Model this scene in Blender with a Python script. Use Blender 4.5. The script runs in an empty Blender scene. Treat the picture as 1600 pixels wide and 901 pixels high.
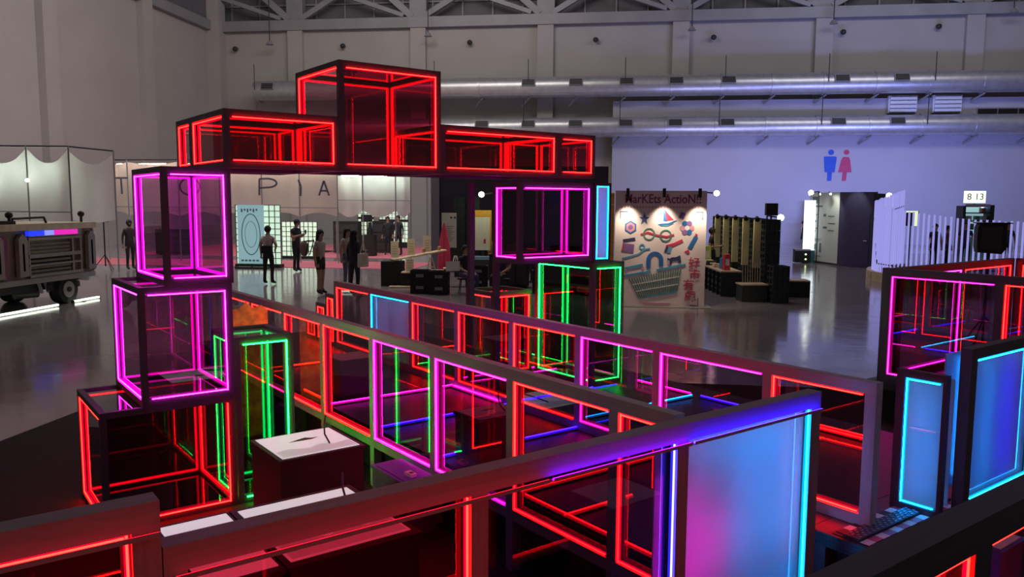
import bpy, bmesh, math, random
from mathutils import Vector, Matrix
random.seed(7)
scene = bpy.context.scene
COL = scene.collection
R = math.radians

# ------------------------------------------------------------------ camera
CAM_H = 2.35
def make_camera():
    yaw, pitch, roll = R(97.49), R(6.04), R(-0.303)
    fw = Vector((math.cos(yaw)*math.cos(pitch), math.sin(yaw)*math.cos(pitch), -math.sin(pitch)))
    rt = Vector((math.sin(yaw), -math.cos(yaw), 0))
    dn = fw.cross(rt)
    c, s = math.cos(roll), math.sin(roll)
    r2 = rt*c + dn*s
    d2 = dn*c - rt*s
    cam = bpy.data.cameras.new('camera')
    cam.sensor_width = 36.0
    cam.lens = 36.0*1252.7/1600.0
    cam.clip_start = 0.05
    cam.clip_end = 300
    o = bpy.data.objects.new('camera', cam)
    COL.objects.link(o)
    m = Matrix.Identity(4)
    for i in range(3):
        m[i][0] = r2[i]; m[i][1] = -d2[i]; m[i][2] = -fw[i]
    m[2][3] = CAM_H
    o.matrix_world = m
    scene.camera = o
make_camera()

# ------------------------------------------------------------------ world, lamps, exposure
world = bpy.data.worlds.new('World'); scene.world = world
world.use_nodes = True
world.node_tree.nodes['Background'].inputs[0].default_value = (0.95, 0.84, 0.90, 1)
world.node_tree.nodes['Background'].inputs[1].default_value = 0.080
vs = scene.view_settings
vs.view_transform = 'Standard'; vs.look = 'None'; vs.gamma = 1.0; vs.use_curve_mapping = False
vs.exposure = 0.0
cy = scene.cycles
cy.use_denoising = True
cy.max_bounces = 9; cy.diffuse_bounces = 2; cy.glossy_bounces = 6; cy.transmission_bounces = 4
cy.transparent_max_bounces = 48
cy.sample_clamp_indirect = 6.0
cy.caustics_reflective = False; cy.caustics_refractive = False

def area_lamp(name, loc, target, sx, sy, watts, color):
    l = bpy.data.lights.new(name, 'AREA'); l.shape = 'RECTANGLE'; l.size = sx; l.size_y = sy
    l.energy = watts; l.color = color
    o = bpy.data.objects.new(name, l); COL.objects.link(o)
    o.location = loc
    d = Vector(target) - Vector(loc)
    o.rotation_euler = d.to_track_quat('-Z', 'Y').to_euler()
    return o
def spot_lamp(name, loc, target, watts, color, angle, blend=0.5, radius=0.05):
    l = bpy.data.lights.new(name, 'SPOT'); l.energy = watts; l.color = color
    l.spot_size = R(angle); l.spot_blend = blend; l.shadow_soft_size = radius
    o = bpy.data.objects.new(name, l); COL.objects.link(o); o.location = loc
    d = Vector(target) - Vector(loc)
    o.rotation_euler = d.to_track_quat('-Z', 'Y').to_euler()
    return o
# unseen fill lights added high up to brighten the two walls
area_lamp('wall_fill_light', (-10, 36, 17.5), (-16, 52, 7), 14, 3, 900, (1.0, 0.90, 0.84))
area_lamp('wall_fill_light', (-14, 24, 17.5), (-27, 34, 6), 3, 14, 520, (1.0, 0.90, 0.86))
area_lamp('wall_fill_light', (16, 36, 17.5), (16, 52, 8), 14, 3, 700, (0.95, 0.92, 1.0))
hb = area_lamp('floor_fill_light', (-12, 29, 19.5), (-12, 29, 0), 26, 14, 1500, (1.0, 0.86, 0.88)); hb.data.spread = R(105)  # unseen overhead fill added to brighten the floor
# blue-violet wall washers standing behind the light tube fence
area_lamp('wall_washer', (15, 41, 2.6), (17, 52, 5.0), 9, 1.2, 900, (0.30, 0.34, 1.0))
area_lamp('wall_washer', (6, 44, 2.6), (6, 52, 5.0), 6, 1.2, 250, (0.46, 0.46, 1.0))

# ------------------------------------------------------------------ materials
def new_mat(name):
    m = bpy.data.materials.new(name); m.use_nodes = True
    nt = m.node_tree
    return m, nt, nt.nodes, nt.links, nt.nodes['Principled BSDF']
_mats = {}
def mat(name, rgb, rough=0.6, metal=0.0, var=0.12, scale=6.0, spec=0.4, bump=0.0, bscale=40.0):
    if name in _mats: return _mats[name]
    m, nt, N, L, b = new_mat(name)
    b.inputs['Roughness'].default_value = rough
    b.inputs['Metallic'].default_value = metal
    b.inputs['Specular IOR Level'].default_value = spec
    tc = N.new('ShaderNodeTexCoord'); nz = N.new('ShaderNodeTexNoise')
    nz.inputs['Scale'].default_value = scale; nz.inputs['Detail'].default_value = 4
    L.new(tc.outputs['Object'], nz.inputs['Vector'])
    rp = N.new('ShaderNodeValToRGB')
    rp.color_ramp.elements[0].color = (*[c*(1-var) for c in rgb], 1)
    rp.color_ramp.elements[1].color = (*[min(1, c*(1+var)) for c in rgb], 1)
    rp.color_ramp.elements[0].position = 0.3; rp.color_ramp.elements[1].position = 0.7
    L.new(nz.outputs['Fac'], rp.inputs['Fac']); L.new(rp.outputs['Color'], b.inputs['Base Color'])
    if bump:
        n2 = N.new('ShaderNodeTexNoise'); n2.inputs['Scale'].default_value = bscale
        L.new(tc.outputs['Object'], n2.inputs['Vector'])
        bp = N.new('ShaderNodeBump'); bp.inputs['Strength'].default_value = bump
        L.new(n2.outputs['Fac'], bp.inputs['Height']); L.new(bp.outputs['Normal'], b.inputs['Normal'])
    _mats[name] = m
    return m
def emit(name, rgb, strength=1.0):
    if name in _mats: return _mats[name]
    m, nt, N, L, b = new_mat(name)
    b.inputs['Base Color'].default_value = (*[min(0.8, c) for c in rgb], 1)
    b.inputs['Emission Color'].default_value = (*rgb, 1)
    b.inputs['Emission Strength'].default_value = strength
    _mats[name] = m
    return m
def neon(name, core):
    """LED neon tube: the emission carries far more of its own hue than of the others"""
    if name in _mats: return _mats[name]
    m = bpy.data.materials.new(name); m.use_nodes = True
    nt = m.node_tree; N = nt.nodes; L = nt.links
    N.remove(N['Principled BSDF'])
    e = N.new('ShaderNodeEmission'); k = max(core)
    e.inputs['Color'].default_value = (*[c/k for c in core], 1); e.inputs['Strength'].default_value = k
    L.new(e.outputs[0], N['Material Output'].inputs['Surface'])
    _mats[name] = m
    return m
def tinted_pane(name, tint, refl=0.10, ior=1.7):
    """dark mirror-film acrylic: lets some tinted light through and reflects the rest sharply"""
    if name in _mats: return _mats[name]
    m = bpy.data.materials.new(name); m.use_nodes = True
    nt = m.node_tree; N = nt.nodes; L = nt.links
    N.remove(N['Principled BSDF'])
    t = N.new('ShaderNodeBsdfTransparent'); t.inputs['Color'].default_value = (*[math.sqrt(c) for c in tint], 1)
    g = N.new('ShaderNodeBsdfGlossy'); g.inputs['Roughness'].default_value = 0.0
    g.inputs['Color'].default_value = (0.95, 0.95, 0.97, 1)
    fr = N.new('ShaderNodeFresnel'); fr.inputs['IOR'].default_value = ior
    ad = N.new('ShaderNodeMath'); ad.operation = 'ADD'; ad.inputs[1].default_value = refl; ad.use_clamp = True
    L.new(fr.outputs[0], ad.inputs[0])
    ge = N.new('ShaderNodeNewGeometry')      # the leaving face of the sheet adds no second mirror
    fl = N.new('ShaderNodeMath'); fl.operation = 'SUBTRACT'; fl.inputs[0].default_value = 1.0; L.new(ge.outputs['Backfacing'], fl.inputs[1])
    mu = N.new('ShaderNodeMath'); mu.operation = 'MULTIPLY'; L.new(ad.outputs[0], mu.inputs[0]); L.new(fl.outputs[0], mu.inputs[1])
    mx = N.new('ShaderNodeMixShader')
    L.new(mu.outputs[0], mx.inputs[0]); L.new(t.outputs[0], mx.inputs[1]); L.new(g.outputs[0], mx.inputs[2])
    L.new(mx.outputs[0], N['Material Output'].inputs['Surface'])
    _mats[name] = m
    return m
def frosted(name, rgb, rough=0.35, trans=0.55):
    """opal acrylic sheet: diffuses the light of edge tubes and of tubes added behind it"""
    if name in _mats: return _mats[name]
    m = bpy.data.materials.new(name); m.use_nodes = True
    nt = m.node_tree; N = nt.nodes; L = nt.links
    N.remove(N['Principled BSDF'])
    d = N.new('ShaderNodeBsdfDiffuse'); d.inputs['Color'].default_value = (*rgb, 1)
    t = N.new('ShaderNodeBsdfTranslucent'); t.inputs['Color'].default_value = (*rgb, 1)
    g = N.new('ShaderNodeBsdfGlossy'); g.inputs['Roughness'].default_value = 0.02
    fr = N.new('ShaderNodeFresnel'); fr.inputs['IOR'].default_value = 1.4
    m1 = N.new('ShaderNodeMixShader'); m1.inputs[0].default_value = trans
    m2 = N.new('ShaderNodeMixShader')
    L.new(d.outputs[0], m1.inputs[1]); L.new(t.outputs[0], m1.inputs[2])
    ge = N.new('ShaderNodeNewGeometry')
    fl = N.new('ShaderNodeMath'); fl.operation = 'SUBTRACT'; fl.inputs[0].default_value = 1.0; L.new(ge.outputs['Backfacing'], fl.inputs[1])
    mu = N.new('ShaderNodeMath'); mu.operation = 'MULTIPLY'; L.new(fr.outputs[0], mu.inputs[0]); L.new(fl.outputs[0], mu.inputs[1])
    L.new(mu.outputs[0], m2.inputs[0]); L.new(m1.outputs[0], m2.inputs[1]); L.new(g.outputs[0], m2.inputs[2])
    L.new(m2.outputs[0], N['Material Output'].inputs['Surface'])
    _mats[name] = m
    return m
def fabric(name, rgb, trans=0.45):
    if name in _mats: return _mats[name]
    m = bpy.data.materials.new(name); m.use_nodes = True
    nt = m.node_tree; N = nt.nodes; L = nt.links
    N.remove(N['Principled BSDF'])
    d = N.new('ShaderNodeBsdfDiffuse'); t = N.new('ShaderNodeBsdfTranslucent')
    tc = N.new('ShaderNodeTexCoord'); nz = N.new('ShaderNodeTexNoise'); nz.inputs['Scale'].default_value = 1.2
    L.new(tc.outputs['Object'], nz.inputs['Vector'])
    rp = N.new('ShaderNodeValToRGB')
    rp.color_ramp.elements[0].color = (*[c*.88 for c in rgb], 1); rp.color_ramp.elements[1].color = (*rgb, 1)
    L.new(nz.outputs['Fac'], rp.inputs['Fac'])
    L.new(rp.outputs[0], d.inputs[0]); L.new(rp.outputs[0], t.inputs[0])
    mx = N.new('ShaderNodeMixShader'); mx.inputs[0].default_value = trans
    L.new(d.outputs[0], mx.inputs[1]); L.new(t.outputs[0], mx.inputs[2])
    L.new(mx.outputs[0], N['Material Output'].inputs['Surface'])
    _mats[name] = m
    return m

def floor_mat():
    m, nt, N, L, b = new_mat('polished_concrete')
    tc = N.new('ShaderNodeTexCoord')
    n1 = N.new('ShaderNodeTexNoise'); n1.inputs['Scale'].default_value = 0.35; n1.inputs['Detail'].default_value = 8
    L.new(tc.outputs['Object'], n1.inputs['Vector'])
    rp = N.new('ShaderNodeValToRGB')
    rp.color_ramp.elements[0].color = (0.20, 0.17, 0.18, 1); rp.color_ramp.elements[1].color = (0.31, 0.27, 0.28, 1)
    L.new(n1.outputs['Fac'], rp.inputs['Fac']); L.new(rp.outputs[0], b.inputs['Base Color'])
    n2 = N.new('ShaderNodeTexNoise'); n2.inputs['Scale'].default_value = 1.4; n2.inputs['Detail'].default_value = 6
    L.new(tc.outputs['Object'], n2.inputs['Vector'])
    mr = N.new('ShaderNodeMapRange'); mr.inputs[3].default_value = 0.05; mr.inputs[4].default_value = 0.20
    L.new(n2.outputs['Fac'], mr.inputs[0]); L.new(mr.outputs[0], b.inputs['Roughness'])
    b.inputs['Specular IOR Level'].default_value = 0.9
    n3 = N.new('ShaderNodeTexNoise'); n3.inputs['Scale'].default_value = 2.2; n3.inputs['Detail'].default_value = 2
    L.new(tc.outputs['Object'], n3.inputs['Vector'])
    bp = N.new('ShaderNodeBump'); bp.inputs['Strength'].default_value = 0.06; bp.inputs['Distance'].default_value = 0.05
    L.new(n3.outputs['Fac'], bp.inputs['Height']); L.new(bp.outputs[0], b.inputs['Normal'])
    return m
def perforated_mat():
    m, nt, N, L, b = new_mat('perforated_deck')
    tc = N.new('ShaderNodeTexCoord')
    v = N.new('ShaderNodeTexVoronoi'); v.inputs['Scale'].default_value = 45; v.inputs['Randomness'].default_value = 0.0
    L.new(tc.outputs['Object'], v.inputs['Vector'])
    rp = N.new('ShaderNodeValToRGB'); rp.color_ramp.elements[0].color = (0.008, 0.006, 0.010, 1)
    rp.color_ramp.elements[1].color = (0.040, 0.032, 0.045, 1)
    rp.color_ramp.elements[0].position = 0.25; rp.color_ramp.elements[1].position = 0.5
    L.new(v.outputs['Distance'], rp.inputs['Fac']); L.new(rp.outputs[0], b.inputs['Base Color'])
    b.inputs['Roughness'].default_value = 0.42
    return m

M = {}
M['floor'] = floor_mat()
M['deck'] = perforated_mat()
M['carpet'] = mat('black_carpet', (0.012, 0.007, 0.010), 0.75, var=0.3, scale=30)
M['wall'] = mat('plaster_wall', (0.44, 0.42, 0.41), 0.85, var=0.05, scale=0.4)
M['wall_pale'] = mat('plaster_panel', (0.46, 0.46, 0.52), 0.85, var=0.04, scale=0.4)
M['siding'] = mat('grey_siding', (0.15, 0.15, 0.17), 0.6, var=0.1, scale=1)
M['steel'] = mat('painted_steel', (0.30, 0.30, 0.32), 0.5, metal=0.1, var=0.08, scale=1)
M['frame'] = mat('frame_black', (0.075, 0.065, 0.078), 0.5, var=0.12, scale=8)
M['rail'] = mat('frame_grey', (0.25, 0.235, 0.245), 0.55, var=0.10, scale=5)
M['rail_light'] = mat('frame_pale_grey', (0.42, 0.40, 0.40), 0.55, var=0.10, scale=5)
M['black'] = mat('matte_black', (0.014, 0.013, 0.015), 0.55)
M['dark'] = mat('dark_plastic', (0.035, 0.034, 0.038), 0.5)
M['white'] = mat('white_paint', (0.80, 0.79, 0.78), 0.6, var=0.03)
M['paper'] = mat('white_paper', (0.82, 0.80, 0.80), 0.7, var=0.03)
M['galv'] = mat('galvanised_duct', (0.60, 0.61, 0.64), 0.38, metal=0.75, var=0.10, scale=3, bump=0.10, bscale=3)
M['silver'] = mat('silver_body', (0.50, 0.48, 0.42), 0.32, metal=0.75, var=0.12, scale=2)
M['bronze'] = mat('bronze_panel', (0.30, 0.27, 0.20), 0.4, metal=0.6, var=0.15, scale=3)
M['cream'] = mat('cream_rail', (0.72, 0.66, 0.45), 0.5, var=0.15, scale=4)
M['rubber'] = mat('tyre_rubber', (0.015, 0.014, 0.014), 0.8)
M['wood'] = mat('pale_wood', (0.62, 0.50, 0.32), 0.6, var=0.15, scale=4)
M['yellow'] = mat('yellow_crate', (0.75, 0.38, 0.03), 0.5)
M['crate'] = mat('dark_crate', (0.030, 0.040, 0.040), 0.5)
M['fabric'] = fabric('white_canopy_cloth', (0.72, 0.70, 0.66))
M['peach'] = fabric('peach_canopy_cloth', (0.76, 0.66, 0.60))

def neon_pair(name, core, body):
    return (neon('neon_' + name, core), neon('neon_glow_' + name, body))
NEON = {   # bright line of diodes, softer silicone sleeve behind it
    'red':     neon_pair('red',     (46.0, 0.20, 0.11), (3.2, 0.0, 0.04)),
    'orange':  neon_pair('orange',  (34.0, 0.32, 0.07), (3.0, 0.06, 0.01)),
    'magenta': neon_pair('magenta', (26.0, 0.42, 20.0),   (2.6, 0.0, 1.6)),
    'pink':    neon_pair('pink',    (28.0, 0.24, 13.0),   (2.6, 0.0, 0.9)),
    'green':   neon_pair('green',   (0.30, 42.0, 1.6),  (0.0, 1.6, 0.26)),
    'cyan':    neon_pair('cyan',    (0.10, 10.0, 36.0),  (0.0, 0.6, 1.2)),
    'blue':    neon_pair('blue',    (0.9, 0.20, 42.0), (0.04, 0.02, 3.0)),
    'dimred':  neon_pair('dimred',  (2.4, 0.01, 0.06), (0.2, 0.0, 0.01)),
    'lipblue': neon_pair('lipblue', (4.0, 0.02, 20.0), (0.1, 0.0, 0.5)),
    'soft':    neon_pair('soft',    (0.9, 1.6, 4.5), (0.1, 0.2, 0.5)),
    'ice':     neon_pair('ice',     (1.6, 1.2, 46.0),   (0.03, 0.03, 1.6)),
}
PANE = {
    'red':     tinted_pane('pane_red',     (0.52, 0.030, 0.10), 0.012, 1.45),
    'smoke':   tinted_pane('pane_smoke',   (0.88, 0.64, 0.69), 0.012, 1.45),
    'clear':   tinted_pane('pane_clear',   (0.80, 0.62, 0.70), 0.02, 1.5),
    'violet':  tinted_pane('pane_violet',  (0.76, 0.40, 0.76), 0.02, 1.5),
    'plum':    tinted_pane('pane_plum',    (0.42, 0.09, 0.34), 0.02, 1.5),
    'dark':    tinted_pane('pane_dark',    (0.42, 0.24, 0.32), 0.05, 1.55),
    'darkred': tinted_pane('pane_darkred', (0.80, 0.05, 0.10), 0.02, 1.5),
    'green':   tinted_pane('pane_green',   (0.34, 0.50, 0.40), 0.03, 1.5),
    'navy':    tinted_pane('pane_navy',    (0.28, 0.20, 0.50), 0.05, 1.55),
}
M['opal'] = frosted('opal_sheet', (0.86, 0.85, 0.90), trans=0.84)

# ------------------------------------------------------------------ helpers
def link(o, parent=None):
    COL.objects.link(o)
    if parent is not None: o.parent = parent
    return o
def tag(o, label=None, cat=None, group=None, kind=None):
    if label: o['label'] = label
    if cat: o['category'] = cat
    if group: o['group'] = group
    if kind: o['kind'] = kind
    return o
def thing(name, label, cat, loc=(0, 0, 0), rz=0.0, group=None, kind=None):
    o = bpy.data.objects.new(name, None); o.empty_display_size = 0.2
    COL.objects.link(o); o.location = loc; o.rotation_euler = (0, 0, rz)
    return tag(o, label, cat, group, kind)

class MB:
    """collects boxes, tubes and plates of ONE part"""
    def __init__(s): s.v = []; s.f = []; s.sm = []
    def box(s, lo, hi):
        n = len(s.v); (a, b, c), (d, e, f) = lo, hi
        s.v += [(a,b,c),(d,b,c),(d,e,c),(a,e,c),(a,b,f),(d,b,f),(d,e,f),(a,e,f)]
        for q in ((3,2,1,0),(4,5,6,7),(0,1,5,4),(1,2,6,5),(2,3,7,6),(3,0,4,7)):
            s.f.append([n+i for i in q]); s.sm.append(False)
        return s
    def cbox(s, c, d): return s.box([c[i]-d[i]/2 for i in range(3)], [c[i]+d[i]/2 for i in range(3)])
    def tube(s, p, q, r, r2=None, seg=12, caps=True):
        p = Vector(p); q = Vector(q); r2 = r if r2 is None else r2
        d = (q-p).normalized(); u = d.orthogonal().normalized(); w = d.cross(u); n = len(s.v)
        for c, rr in ((p, r), (q, r2)):
            for i in range(seg):
                a = 2*math.pi*i/seg; s.v.append(tuple(c + (u*math.cos(a)+w*math.sin(a))*rr))
        for i in range(seg):
            j = (i+1) % seg; s.f.append([n+i, n+j, n+seg+j, n+seg+i]); s.sm.append(True)
        if caps:
            m = len(s.v); s.v += s.v[n:n+2*seg]      # own rims, so the round side keeps its shading
            s.f.append([m+i for i in reversed(range(seg))]); s.sm.append(False)
            s.f.append([m+seg+i for i in range(seg)]); s.sm.append(False)
        return s
    def path(s, pts, r, seg=8):
        for a, b in zip(pts, pts[1:]): s.tube(a, b, r, seg=seg)
        return s
    def bar(s, p, q, w, h, up=(0, 0, 1)):
        p = Vector(p); q = Vector(q); d = (q-p).normalized(); up = Vector(up)
        side = d.cross(up)
        if side.length < 1e-4: side = d.orthogonal()
        side.normalize(); u = side.cross(d).normalized(); n = len(s.v)
        for c in (p, q):
            for a, b in ((-1,-1),(1,-1),(1,1),(-1,1)):
                s.v.append(tuple(c + side*a*w/2 + u*b*h/2))
        for k in ((0,1,2,3),(7,6,5,4),(0,4,5,1),(1,5,6,2),(2,6,7,3),(3,7,4,0)):
            s.f.append([n+i for i in k]); s.sm.append(False)
        return s
    def prism(s, pts, y0, y1):
        """polygon in x,z extruded from y0 to y1"""
        n = len(s.v); k = len(pts)
        for y in (y0, y1): s.v += [(x, y, z) for x, z in pts]
        s.f.append([n+i for i in range(k)]); s.sm.append(False)
        s.f.append([n+k+i for i in reversed(range(k))]); s.sm.append(False)
        for i in range(k):
            j = (i+1) % k; s.f.append([n+i, n+k+i, n+k+j, n+j]); s.sm.append(False)
        return s
    def ball(s, c, r, seg=12, rings=8, zmin=-1.0, zmax=1.0):
        rx, ry, rz = (r, r, r) if isinstance(r, (int, float)) else r
        n = len(s.v)
        for i in range(rings+1):
            t = zmin + (zmax-zmin)*i/rings
            th = math.asin(max(-1, min(1, t)))
            for j in range(seg):
                a = 2*math.pi*j/seg
                s.v.append((c[0]+rx*math.cos(th)*math.cos(a), c[1]+ry*math.cos(th)*math.sin(a), c[2]+rz*math.sin(th)))
        for i in range(rings):
            for j in range(seg):
                k = (j+1) % seg
                s.f.append([n+i*seg+j, n+i*seg+k, n+(i+1)*seg+k, n+(i+1)*seg+j]); s.sm.append(True)
        return s
    def grid(s, fn, nu, nv):
        n = len(s.v)
        for i in range(nu+1):
            for j in range(nv+1): s.v.append(tuple(fn(i/nu, j/nv)))
        for i in range(nu):
            for j in range(nv):
                a = n+i*(nv+1)+j; s.f.append([a, a+nv+1, a+nv+2, a+1]); s.sm.append(True)
        return s
    def build(s, name, material, parent=None, loc=None, label=None, kind=None):
        me = bpy.data.meshes.new(name); me.from_pydata(s.v, [], s.f); me.update()
        me.polygons.foreach_set('use_smooth', s.sm)
        if isinstance(material, str): material = M[material]
        me.materials.append(material)
        o = bpy.data.objects.new(name, me); link(o, parent)
        if loc: o.location = loc
        if label: o['label'] = label
        if kind: o['kind'] = kind
        return o

_cubes = {}
def block(name, parent, lo, hi, material, label=None):
    """a square bar, sheet or strip that shares one cube mesh with its like"""
    if isinstance(material, str): material = M[material]
    key = (name, material.name)
    if key not in _cubes:
        b = MB().cbox((0, 0, 0), (1, 1, 1))
        me = bpy.data.meshes.new(name); me.from_pydata(b.v, [], b.f); me.update(); me.materials.append(material)
        _cubes[key] = me
    o = bpy.data.objects.new(name, _cubes[key]); link(o, parent)
    o.location = [(lo[i]+hi[i])/2 for i in range(3)]
    o.scale = [abs(hi[i]-lo[i]) for i in range(3)]
    if label: o['label'] = label
    return o
def copy_tree(o, parent=None):
    c = o.copy(); COL.objects.link(c); c.parent = parent
    for ch in list(o.children): copy_tree(ch, c)
    return c
def text(name, body, size, material, parent, loc, rot=(R(90), 0, 0), extrude=0.002, align='CENTER', sx=1.0, bold=0.0):
    cu = bpy.data.curves.new(name, 'FONT'); cu.body = body; cu.size = size; cu.extrude = extrude
    cu.align_x = align; cu.align_y = 'CENTER'; cu.offset = bold
    o = bpy.data.objects.new(name, cu)
    COL.objects.link(o)
    bpy.context.view_layer.update()
    dg = bpy.context.evaluated_depsgraph_get()
    me = bpy.data.meshes.new_from_object(o.evaluated_get(dg))
    bpy.data.objects.remove(o)
    if isinstance(material, str): material = M[material]
    me.materials.clear(); me.materials.append(material)
    me.name = name
    o = bpy.data.objects.new(name, me); link(o, parent)
    o.location = loc; o.rotation_euler = rot; o.scale = (sx, 1, 1)
    return o

# the neon maze stands at 44.4 degrees to the hall
SROT = R(44.4)
_c, _s = math.cos(SROT), math.sin(SROT)
def S(a, b, z=0.0): return (a*_c - b*_s, a*_s + b*_c, z)

# ------------------------------------------------------------------ the hall
WALL_Y = 52.0; LEFT_X = -27.1
def hall():
    def st(name, mb, m, parent=None):
        o = mb.build(name, m, parent)
        if parent is None: o['kind'] = 'structure'
        return o
    fl = st('floor', MB().box((LEFT_X, -6, -0.2), (40, WALL_Y, 0)), 'floor')
    tag(fl, 'glossy grey polished concrete hall floor', None)
    # far wall: lower plaster band, steel chord, dark siding above
    wb = st('wall_back', MB().box((LEFT_X, WALL_Y, 0), (40, WALL_Y+0.4, 13.55)), 'wall')
    tag(wb, 'tall grey plaster end wall of the hall', None)
    for x in (-21.25, -12.98, -4.75, 3.63, 12.11, 20.66, 29.0):
        st('pilaster', MB().box((x-0.5, WALL_Y-0.35, 0), (x+0.5, WALL_Y, 13.55)), 'wall', wb)
    up = st('wall_upper', MB().box((LEFT_X, WALL_Y+0.9, 13.5), (40, WALL_Y+1.1, 21)), 'siding')
    tag(up, 'dark siding band above the steel chord', None)
    for i in range(34):
        x = LEFT_X + 1 + i*1.98
        st('siding_stud', MB().box((x-0.05, WALL_Y+0.75, 13.6), (x+0.05, WALL_Y+0.9, 21)), 'steel', up)
    for z in (15.4, 17.3, 19.2):
        st('siding_rail', MB().box((LEFT_X, WALL_Y+0.72, z-0.05), (40, WALL_Y+0.9, z+0.05)), 'steel', up)
    # inner pale wall at the restroom side
    wp = st('wall_inner', MB().box((-0.45, WALL_Y-0.9, 0), (40, WALL_Y-0.36, 8.7)), 'wall_pale')
    tag(wp, 'lower pale wall standing in front of the end wall beside the restroom', None)
    # left wall
    wl = st('wall_left', MB().box((LEFT_X-0.4, -6, 0), (LEFT_X, WALL_Y+1, 21)), 'wall')
    tag(wl, 'long grey plaster side wall of the hall', None)
    for y in (11.4, 19.5, 27.6, 35.7, 43.8):
        st('pilaster', MB().box((LEFT_X, y-0.5, 0), (LEFT_X+0.4, y+0.5, 21)), 'wall', wl)
    st('pilaster', MB().box((LEFT_X, WALL_Y-0.9, 0), (LEFT_X+0.9, WALL_Y, 21)), 'wall', wl)
    st('wall_chord', MB().box((LEFT_X, -6, 13.6), (LEFT_X+0.35, WALL_Y, 14.2)), 'steel', wl)
    st('wall_siding', MB().box((LEFT_X-0.01, -6, 14.2), (LEFT_X+0.06, WALL_Y, 21)), 'siding', wl)
    # roof truss in front of the siding
    tr = st('roof_truss', MB().box((LEFT_X, WALL_Y-0.45, 13.55), (40, WALL_Y+0.75, 14.2)), 'steel')
    tag(tr, 'grey steel roof truss running along the end wall', None)
    xs = (-21.25, -12.98, -4.75, 3.63, 12.11, 20.66, 29.0)
    for x in xs:
        st('truss_post', MB().box((x-0.55, WALL_Y-0.3, 14.2), (x+0.55, WALL_Y+0.3, 21)), 'steel', tr)
        st('truss_brace', MB().bar((x-0.4, WALL_Y-0.2, 14.25), (x-4.2, WALL_Y-0.4, 17.6), 0.3, 0.42), 'steel', tr)
        st('truss_brace', MB().bar((x+0.4, WALL_Y-0.2, 14.25), (x+4.4, WALL_Y-0.4, 16.5), 0.3, 0.34), 'steel', tr)
        st('truss_brace', MB().bar((x-0.9, WALL_Y-0.4, 14.3), (x-7.0, WALL_Y-0.5, 16.4), 0.25, 0.26), 'steel', tr)
    # sprinkler and camera heads on the end wall
    for q, (x, z) in enumerate(((-25.4, 12.5), (-18.0, 12.55), (-9.6, 12.6), (-1.6, 12.6), (5.6, 12.6), (13.2, 12.75), (18.6, 12.95))):
        t = thing('wall_lamp', ('first', 'second', 'third', 'fourth', 'fifth', 'sixth', 'seventh')[q] + ' small round wall lamp on the end wall counted from the hall corner', 'lamp', (x, WALL_Y, z), 0, 'small round lamps along the end wall')
        MB().tube((0, 0, 0), (0, -0.25, 0), 0.12, seg=10).build('arm', 'steel', t)
        MB().ball((0, -0.33, -0.05), 0.17, 10, 6).build('lamp_head', 'dark', t)
    for q, (x, z) in enumerate(((-22.6, 12.6), (-12.1, 12.9), (4.2, 12.9), (12.4, 13.1), (22.3, 13.5))):
        t = thing('hanging_lamp', ('first', 'second', 'third', 'fourth', 'fifth')[q] + ' small lamp on a thin rod below the truss counted from the hall corner', 'lamp', (x, WALL_Y-1.2, z), 0, 'small lamps hanging from the truss')
        MB().tube((0, 0, 0.12), (0, 0, 14.6-z+1.2), 0.03, seg=6).build('rod', 'dark', t)
        MB().tube((0, 0, -0.1), (0, 0, 0.14), 0.26, 0.08, seg=10).build('lamp_shade', 'steel', t)
    # carpet of the exhibition area
    ca = st('floor_carpet', MB().box((-5.97, -5.5, 0.0), (4.6, 10.6, 0.008)), 'carpet')
    tag(ca, 'black carpet under the neon maze', None)
    # raised platform of the maze
    def deck(name, a0, a1, b0, b1):
        o = MB().box((0, 0, 0.36), (a1-a0, b1-b0, 0.44)).build(name, 'deck')
        o.location = S(a0, b0); o.rotation_euler = (0, 0, SROT); o['kind'] = 'structure'
        for x in (0.06, a1-a0-0.06):
            n = max(2, int((b1-b0)/1.6)+1)
            for i in range(n):
                y = 0.06 + (b1-b0-0.12)*i/(n-1)
                block('deck_leg', o, (x-0.04, y-0.04, 0), (x+0.04, y+0.04, 0.36), 'frame')
        block('deck_skirt', o, (0.10, 0.1, 0.0), (0.13, b1-b0-0.1, 0.36), 'carpet')
        return o
    tag(deck('floor_deck', 3.08, 6.55, 2.62, 11.3), 'dark perforated raised platform inside the maze', None)
    tag(deck('floor_deck', 4.19, 6.55, 2.10, 2.615), 'front step of the dark raised platform', None)
    tag(deck('floor_deck', 8.40, 12.0, 2.0, 4.62), 'dark platform under the far open neon enclosure', None)
hall()

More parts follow.
